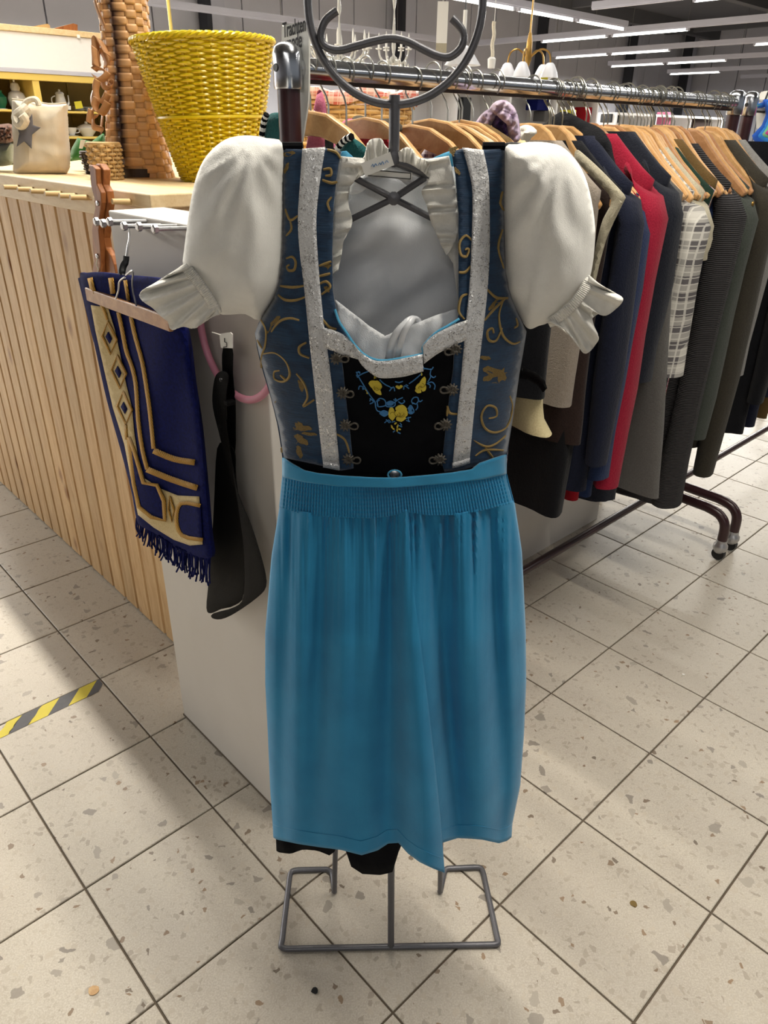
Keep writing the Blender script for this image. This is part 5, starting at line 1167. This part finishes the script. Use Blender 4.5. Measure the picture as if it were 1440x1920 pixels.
def steel_hanger(B, label, da=0., black=True):
    t = thing('clip_hanger', G(AR, B, 1.36), label, 'hanger', 'hangers on the clothes rack'); hook_mb(B, .11).build('hook', 'wire', t)
    if black: MB().box(G(AR, B, 1.362), (.012, .012, .03), (GA, GB, Z)).build('hook_grip', 'black_plastic', t, smooth=False, bevel=.002)
    MB().tube(curve([G(AR-.13, B, 1.325), G(AR-.05, B, 1.345), G(AR, B, 1.348), G(AR+.05, B, 1.345), G(AR+.13, B, 1.325)], 4), .003, 8).build('bar', 'chrome', t)
    for s_ in (-1, 1):
        MB().box(G(AR-s_*.06, B-.006, 1.325), (.018, .006, .04), (GA, GB, Z)).build('clip', 'chrome', t, smooth=False, bevel=.001)
        MB().box(G(AR-s_*.06, B+.006, 1.325), (.018, .006, .04), (GA, GB, Z)).build('clip', 'chrome', t, smooth=False, bevel=.001)
for B, l in ((.905, 'chrome clip hanger nearest the sign'), (.945, 'chrome clip hanger with black grip beside the pink skirt'), (1.03, 'chrome clip hanger before the brown rolled top')): steel_hanger(B, l)
def soft(name, lab, cat, B, pts, mat, thick=.02, D0=.02, step=.012):
    mb = MB(); cp = [(p.x, p.y) for p in curve([V((x, z, 0)) for x, z in pts], 3, closed=True)]
    pillow(mb, cp, step, lambda x, z, t: (G(AR-x, B-t*(1+.55*nz((x*55, z*55, B))+.3*nz((x*130, z*130, B))), z), G(AR-x, B+t, z)), thick, D0)
    return mb.build(name, mat, label=lab, cat=cat, group='garments on the clothes rack', angle=80)
def pe(x, y, B): A, _, z = AB(PB(x, y, B)); return (AR-A, z)
soft('pink_skirt', 'rose pink skirt clipped behind the sign', 'skirt', .925, [pe(x, y, .925) for x, y in ((598, 168), (606, 178), (612, 215), (618, 250), (630, 280), (640, 420), (560, 420), (575, 270), (585, 220), (592, 185))], 'pink_cloth', .012, .02)
soft('pink_blouse', 'pink folded top beside the teal vest', 'top', 1.02, [pe(x, y, 1.02) for x, y in ((640, 230), (660, 222), (666, 240), (672, 300), (640, 300), (632, 250))], 'pink_cloth', .012, .02)
soft('brown_roll', 'dark brown suede top rolled over its hanger behind the neck rod', 'top', 1.10, [pe(x, y, 1.10) for x, y in ((660, 222), (675, 216), (700, 224), (730, 222), (750, 232), (752, 246), (738, 252), (700, 250), (675, 250), (664, 240))], 'suede_brown', .03, .03)
place_hanger('c', 1.11, 'big wooden hanger showing right behind the neck rod', 0, -.005)
for B, poly, m, l in ((1.20, ((832, 246), (845, 240), (868, 256), (878, 266), (876, 278), (850, 282), (838, 262)), 'suede_brown', 'grey brown strap top with a pale roll on its hanger'),
                    (1.235, ((872, 246), (880, 238), (905, 252), (930, 268), (940, 290), (890, 300), (872, 270)), 'cloth_cream', 'cream top draped on a wooden hanger beside the right shoulder'),
                    (1.275, ((900, 236), (912, 232), (940, 248), (960, 264), (958, 290), (910, 290), (898, 254)), 'cloth_olive', 'olive brown top on a wooden hanger beside the scarf')):
    soft('strap_top', l, 'top', B, [pe(x, y, B) for x, y in poly], m, .018, .02, .008); place_hanger('c', B+.008, 'wooden hanger under the '+l.split(' on ')[0].split(' draped')[0], 0, 0)
place_hanger('c', 1.16, 'wooden hanger second from the neck rod', .03, .006)
sB = 1.31
scf = thing('purple_scarf', PB(930, 260, sB), 'lilac and purple patterned scarf knotted on the rack', 'scarf', 'garments on the clothes rack')
for k, (P, o_, m_) in enumerate((([(918, 204), (930, 190), (948, 188), (962, 200), (966, 215), (950, 222), (930, 216)], -.01, 'scarf_lilac'), ([(890, 235), (902, 215), (920, 203), (932, 212), (924, 230), (908, 248), (894, 256)], 0, 'scarf_lilac'), ([(948, 214), (964, 206), (972, 232), (973, 262), (958, 270), (952, 245)], -.004, 'scarf_lilac'), ([(920, 218), (938, 216), (952, 232), (950, 262), (936, 246), (924, 240)], .006, 'scarf_purple'), ([(930, 212), (946, 206), (960, 216), (958, 236), (944, 228)], -.014, 'scarf_lilac'))):
    pillow(MB(), [(p.x, p.y) for p in curve([V((x, y, 0)) for x, y in P], 3, closed=True)], 3, lambda x, y, t, o_=o_: (PB(x, y, sB+o_-t*(1+.6*nz((x*.16, y*.16, o_*99))+.4*math.sin(x*.35+y*.2))), PB(x, y, sB+o_)+GB*t), .012, 9).build('scarf_fold', m_, scf, angle=80)
soft('white_scrunchy', 'white crumpled frill hanging beside the scarf', 'frill', 1.42, [pe(x, y, 1.42) for x, y in ((972, 240), (985, 234), (1000, 238), (1003, 250), (992, 262), (985, 275), (975, 268), (968, 255))], 'frill_cotton', .02, .015, .006)
soft('white_knot', 'small white knotted ribbon below the scarf', 'ribbon', 1.36, [pe(x, y, 1.36) for x, y in ((955, 258), (968, 254), (976, 264), (974, 276), (960, 280), (950, 270))], 'frill_cotton', .014, .012, .006)
soft('black_coat', 'black coat with high shoulder behind the row of hangers', 'coat', 1.62, [pe(x, y, 1.62) for x, y in ((1000, 262), (1020, 232), (1050, 210), (1068, 212), (1095, 226), (1125, 240), (1140, 258), (1150, 290), (1160, 420), (1000, 420))], 'wool_black', .02, .03, .014)
# divider sign on the near end, with lettering
sg = thing('divider_sign', PB(560, 270, .848), 'white plastic divider sign hand-lettered Trachten mode at the near post', 'sign')
SP = [(p.x, p.y) for p in curve([V((x, y, 0)) for x, y in ((528, 60), (531, 50), (540, 45), (572, 41), (578, 44), (579, 60), (579, 120), (578, 185), (572, 230), (566, 265), (560, 270), (545, 268), (530, 200))], 3, closed=True)]
MB().prism([PB(x, y, .846) for x, y in SP], GB*.003).build('plate', 'sign_white', sg, smooth=False)
def lettering(txt, x, y, B, h, parent, shear=.25, rot=0., mat='ink', ys=1.):
    c = bpy.data.curves.new('lettering', 'FONT'); c.body = txt; c.size = h; c.shear = shear; c.offset = h*.012; c.extrude = .0002
    o = bpy.data.objects.new('tmp', c); COL.objects.link(o); dg = bpy.context.evaluated_depsgraph_get()
    me = bpy.data.meshes.new_from_object(o.evaluated_get(dg)); bpy.data.objects.remove(o)
    p0 = PB(x, y, B); xa = (-GA*math.cos(rot)+Z*math.sin(rot)); ya = (Z*math.cos(rot)+GA*math.sin(rot))
    mb = MB().add([p0+xa*v.co.x+ya*v.co.y*ys-GB*v.co.z for v in me.vertices], [tuple(p.vertices) for p in me.polygons])
    mb.build('lettering', mat, parent, smooth=False)
wdt = (PB(532, 68, .845)-PB(579, 60, .845)).length
lettering('Trachten', 531, 71, .8445, wdt/4.0, sg, .25, .10, ys=1.75)
lettering('mode', 537, 96, .8445, wdt/3.7, sg, .25, .10, ys=1.7)
sg2 = thing('divider_sign', PB(1430, 200, 2.7), 'white divider sign with black marks at the right edge', 'sign')
MB().prism([PB(x, y, 2.70) for x, y in ((1418, 200), (1419, 182), (1428, 172), (1450, 168), (1470, 172), (1470, 260), (1418, 240))], GB*.003).build('plate', 'sign_white', sg2, smooth=False)
lettering('15', 1428, 187, 2.698, .045, sg2, .2)
cb_ = thing('crochet_vest', PB(1440, 300, 2.66), 'crochet piece with blue, green and pink bands at the right edge', 'vest', 'garments on the clothes rack')
for k, (P, c) in enumerate((([(1432, 186), (1470, 186), (1470, 300), (1440, 290), (1412, 262), (1410, 254), (1428, 235), (1436, 215)], '1f55b5'), ([(1437, 190), (1470, 190), (1470, 284), (1440, 272), (1418, 256), (1432, 238), (1440, 216)], '2a7fd0'), ([(1440, 196), (1470, 196), (1470, 272), (1442, 262), (1425, 254), (1436, 240), (1444, 218)], '6fb98a'), ([(1446, 200), (1470, 200), (1470, 262), (1444, 256), (1430, 252), (1440, 242), (1448, 220)], 'c2458f'))):
    m = 'crochet%d' % k; fabric(m, c, c, 200, 400, .95, .9)
    pillow(MB(), P, 4, lambda x, y, t, k=k: (PB(x, y, 2.66-.004*k-t), PB(x, y, 2.66-.004*k)+GB*.003), .006, 5).build('crochet_band', m, cb_)
for k, (B, m, l) in enumerate(((2.66, 'wool_black', 'black jacket first on the second rack'), (2.78, 'wool_navy', 'navy jacket second on the second rack'), (2.92, 'cloth_olive', 'olive jacket third on the second rack'), (3.1, 'wool_charcoal', 'charcoal jacket fourth on the second rack'))):
    garment('rack_jacket', l, 'jacket', B, m, hem=.42, hw=.19, tip=.2, ztip=1.28, sl=(.55, .05, .045, 0), sd=k*2.2)
# ================================================================== behind the rack
gbk = wicker('picnic_basket', V((PY(655, 180, 2.62).x, 2.62, CT)), .17, .2, .215, 'straw', 'large wicker basket lined with red and white gingham behind the rack', 26, 17, .004, .6)
gc = ORG[gbk]
n = 90; rows = [[gc+V((math.cos(k/n*6.2832)*(R+.006*math.sin(k*.9)), math.sin(k/n*6.2832)*(R+.006*math.sin(k*.9))*.6, z+.008*math.sin(k*.55))) for k in range(n)] for R, z in ((.17, .19), (.2, .228), (.212, .226), (.216, .195))]
MB().grid(rows, closed=True).build('gingham_liner', 'red_gingham', gbk, solid=.002)
def cabinet(name, lab, A0, A1, B0, B1, H, mat, cols, shelves):
    t = thing(name, G((A0+A1)/2, (B0+B1)/2), lab, 'cabinet'); b = lambda nm, m, *a: MB().gbox(*a).build(nm, m, t, smooth=False)
    b('back', mat, A1-.02, A1, B0, B1, 0, H); b('top', mat, A0, A1, B0, B1, H-.025, H)
    for k in range(cols+1): B = lerp(B0, B1-.025, k/cols); b('side', mat, A0, A1-.02, B, B+.025, 0, H-.025)
    for z in shelves: b('shelf', mat, A0+.01, A1-.02, B0, B1, z, z+.02)
    return t
cabinet('white_cabinet', 'white open shelving far behind the hangers', 5.2, 5.6, 5.0, 8.2, 1.75, 'white_gloss', 4, (.5, .95, 1.38))
cabinet('white_cabinet', 'second white shelving behind the far end of the rack', 5.2, 5.6, 8.6, 11.4, 1.62, 'white_gloss', 3, (.5, .95, 1.3))
for k, (x, y, w, h, m, l) in enumerate(((1012, 197, .22, .1, 'towel_blue', 'blue box on the white shelving'), (1096, 217, .13, .17, 'wool_scarlet', 'red box on the white shelving'), (1068, 216, .1, .1, 'paper_yellow', 'yellow packet on the white shelving'), (1148, 222, .2, .09, 'black_plastic', 'black box on the white shelving'), (868, 205, .12, .2, 'black_plastic', 'black case standing left on the white shelving'), (1020, 218, .12, .1, 'wool_grey', 'grey tin on the white shelving'), (1310, 232, .5, .12, 'cloth_brown', 'dark brown boxes on the second white shelving'), (1350, 236, .3, .14, 'wool_black', 'black bag on the second white shelving'), (1248, 222, .12, .14, 'pink_cloth', 'pink box on the second white shelving'))):
    A = 5.3; p = PA(x, y, A); a_, b_, z_ = AB(p); MB().gbox(A-.05, A+.1, b_-w/2, b_+w/2, z_-h/2, z_+h/2).build('storage_box', m, label=l, cat='box', smooth=False, bevel=.006)
# hanging lamps for sale
def rod(t, p, r=.004, mat='brass'): MB().tube([p, V((p.x, p.y, HZ))], r, 6).build('rod', mat, t)
def chandelier(x, y, Y, R, H, lab, arms=8):
    c = PY(x, y, Y); t = thing('crystal_chandelier', c, lab, 'chandelier', 'lamps hung for sale'); rod(t, c+Z*H)
    MB().lathe([(.004, -.06), (.018, -.04), (.006, 0), (.014, .04), (.004, H*.5), (.012, H*.6), (.003, H)], c, 12).build('stem', 'crystal', t)
    MB().lathe([(.03, H*.95), (.02, H), (.01, H+.05)], c, 10).build('canopy', 'brass', t)
    for k in range(arms):
        a = k/arms*6.2832; d = V((math.cos(a), math.sin(a), 0))
        MB().tube(curve([c, c+d*R*.5-Z*.04, c+d*R*.9-Z*.01, c+d*R+Z*.03], 4), .006, 6).build('arm', 'crystal', t)
        MB().lathe([(.018, .03), (.02, .036), (.006, .038), (.006, .085), (.004, .1), (.001, .115)], c+d*R, 8).build('candle', 'paper_white', t)
        for j in range(4):
            q = c+d*R*(.4+.2*j)-Z*(.05 if j % 2 else .02); MB().lathe([(.001, -.05), (.011, -.02), (.006, 0), (.001, .01)], q, 6).build('crystal_drop', 'crystal', t)
chandelier(637, 102, 5., .17, .36, 'wide crystal chandelier with candles left in the ring of the stand', 12)
chandelier(738, 104, 5.2, .09, .45, 'slim crystal chandelier at the middle of the ring of the stand', 6)
c = PY(868, 108, 5.2); t = thing('cone_lamp', c, 'white conical glass lamp shade inside the ring at right', 'lamp', 'lamps hung for sale')
MB().lathe([(.03, .10), (.05, .08), (.11, .0), (.108, .0), (.048, .076), (.028, .096)], c-Z*.04, 24, cap=False).build('shade', 'glass_shade', t); MB().tube([c+Z*.05, c+Z*.24], .012, 8).build('socket', 'paper_white', t); rod(t, c+Z*.22, .004, 'black_plastic')
c = PY(921, 128, 5.4); t = thing('pendant_socket', c, 'white pendant lamp socket on a rope above the rack', 'lamp', 'lamps hung for sale')
MB().lathe([(.022, 0), (.026, .05), (.016, .06)], c, 12).build('socket', 'paper_white', t); MB().tube([c+Z*.05+V((.004*math.sin(k*1.1), 0, k*.018)) for k in range(12)], .012, 8).build('rope', 'rope_cotton', t); rod(t, c+Z*.25, .002, 'paper_white')
c = PY(990, 112, 6.); t = thing('brass_lamp', c, 'brass ceiling lamp with three white glass shades', 'lamp', 'lamps hung for sale'); rod(t, c, .006)
MB().lathe([(.005, -.05), (.025, 0), (.02, .1), (.01, .16)], c, 10).build('body', 'brass', t)
for dx, dy in ((-.14, 0), (-.05, -.1), (.15, -.05), (.13, .1)):
    e = c+V((dx, dy, -.02)); MB().tube(curve([c, c+V((dx*.5, dy*.5, .06)), c+V((dx*.9, dy*.9, .04)), e], 4), .006, 6).build('arm', 'brass', t)
    MB().lathe([(.018, 0), (.03, -.01), (.055, -.06), (.062, -.09), (.058, -.09), (.028, -.014)], e, 16, cap=False).build('glass_shade', 'glass_shade', t)
MB().box(PY(1021, 143, 5.95), (.05, .002, .05)).build('lamp_price_tag', 'paper_yellow', t, smooth=False)
c = PY(829, 50, 5.); t = thing('hanging_tag', c, 'long white paper tag with yellow foot hanging inside the ring', 'tag'); MB().box(c+Z*.02, (.062, .002, .20)).build('paper', 'paper_white', t, smooth=False); MB().box(c-Z*.105, (.062, .002, .05)).build('yellow_foot', 'cloth_cream', t, smooth=False); rod(t, c+Z*.12, .0015, 'paper_white')
c = PY(318, 0, 4.); MB().tube([PY(322, 66, 4.), V((c.x-.03, c.y, HZ))], .008, 6).build('hanging_cable', 'yellow_paint', label='pale yellow cable hanging above the yellow basket', cat='cable')
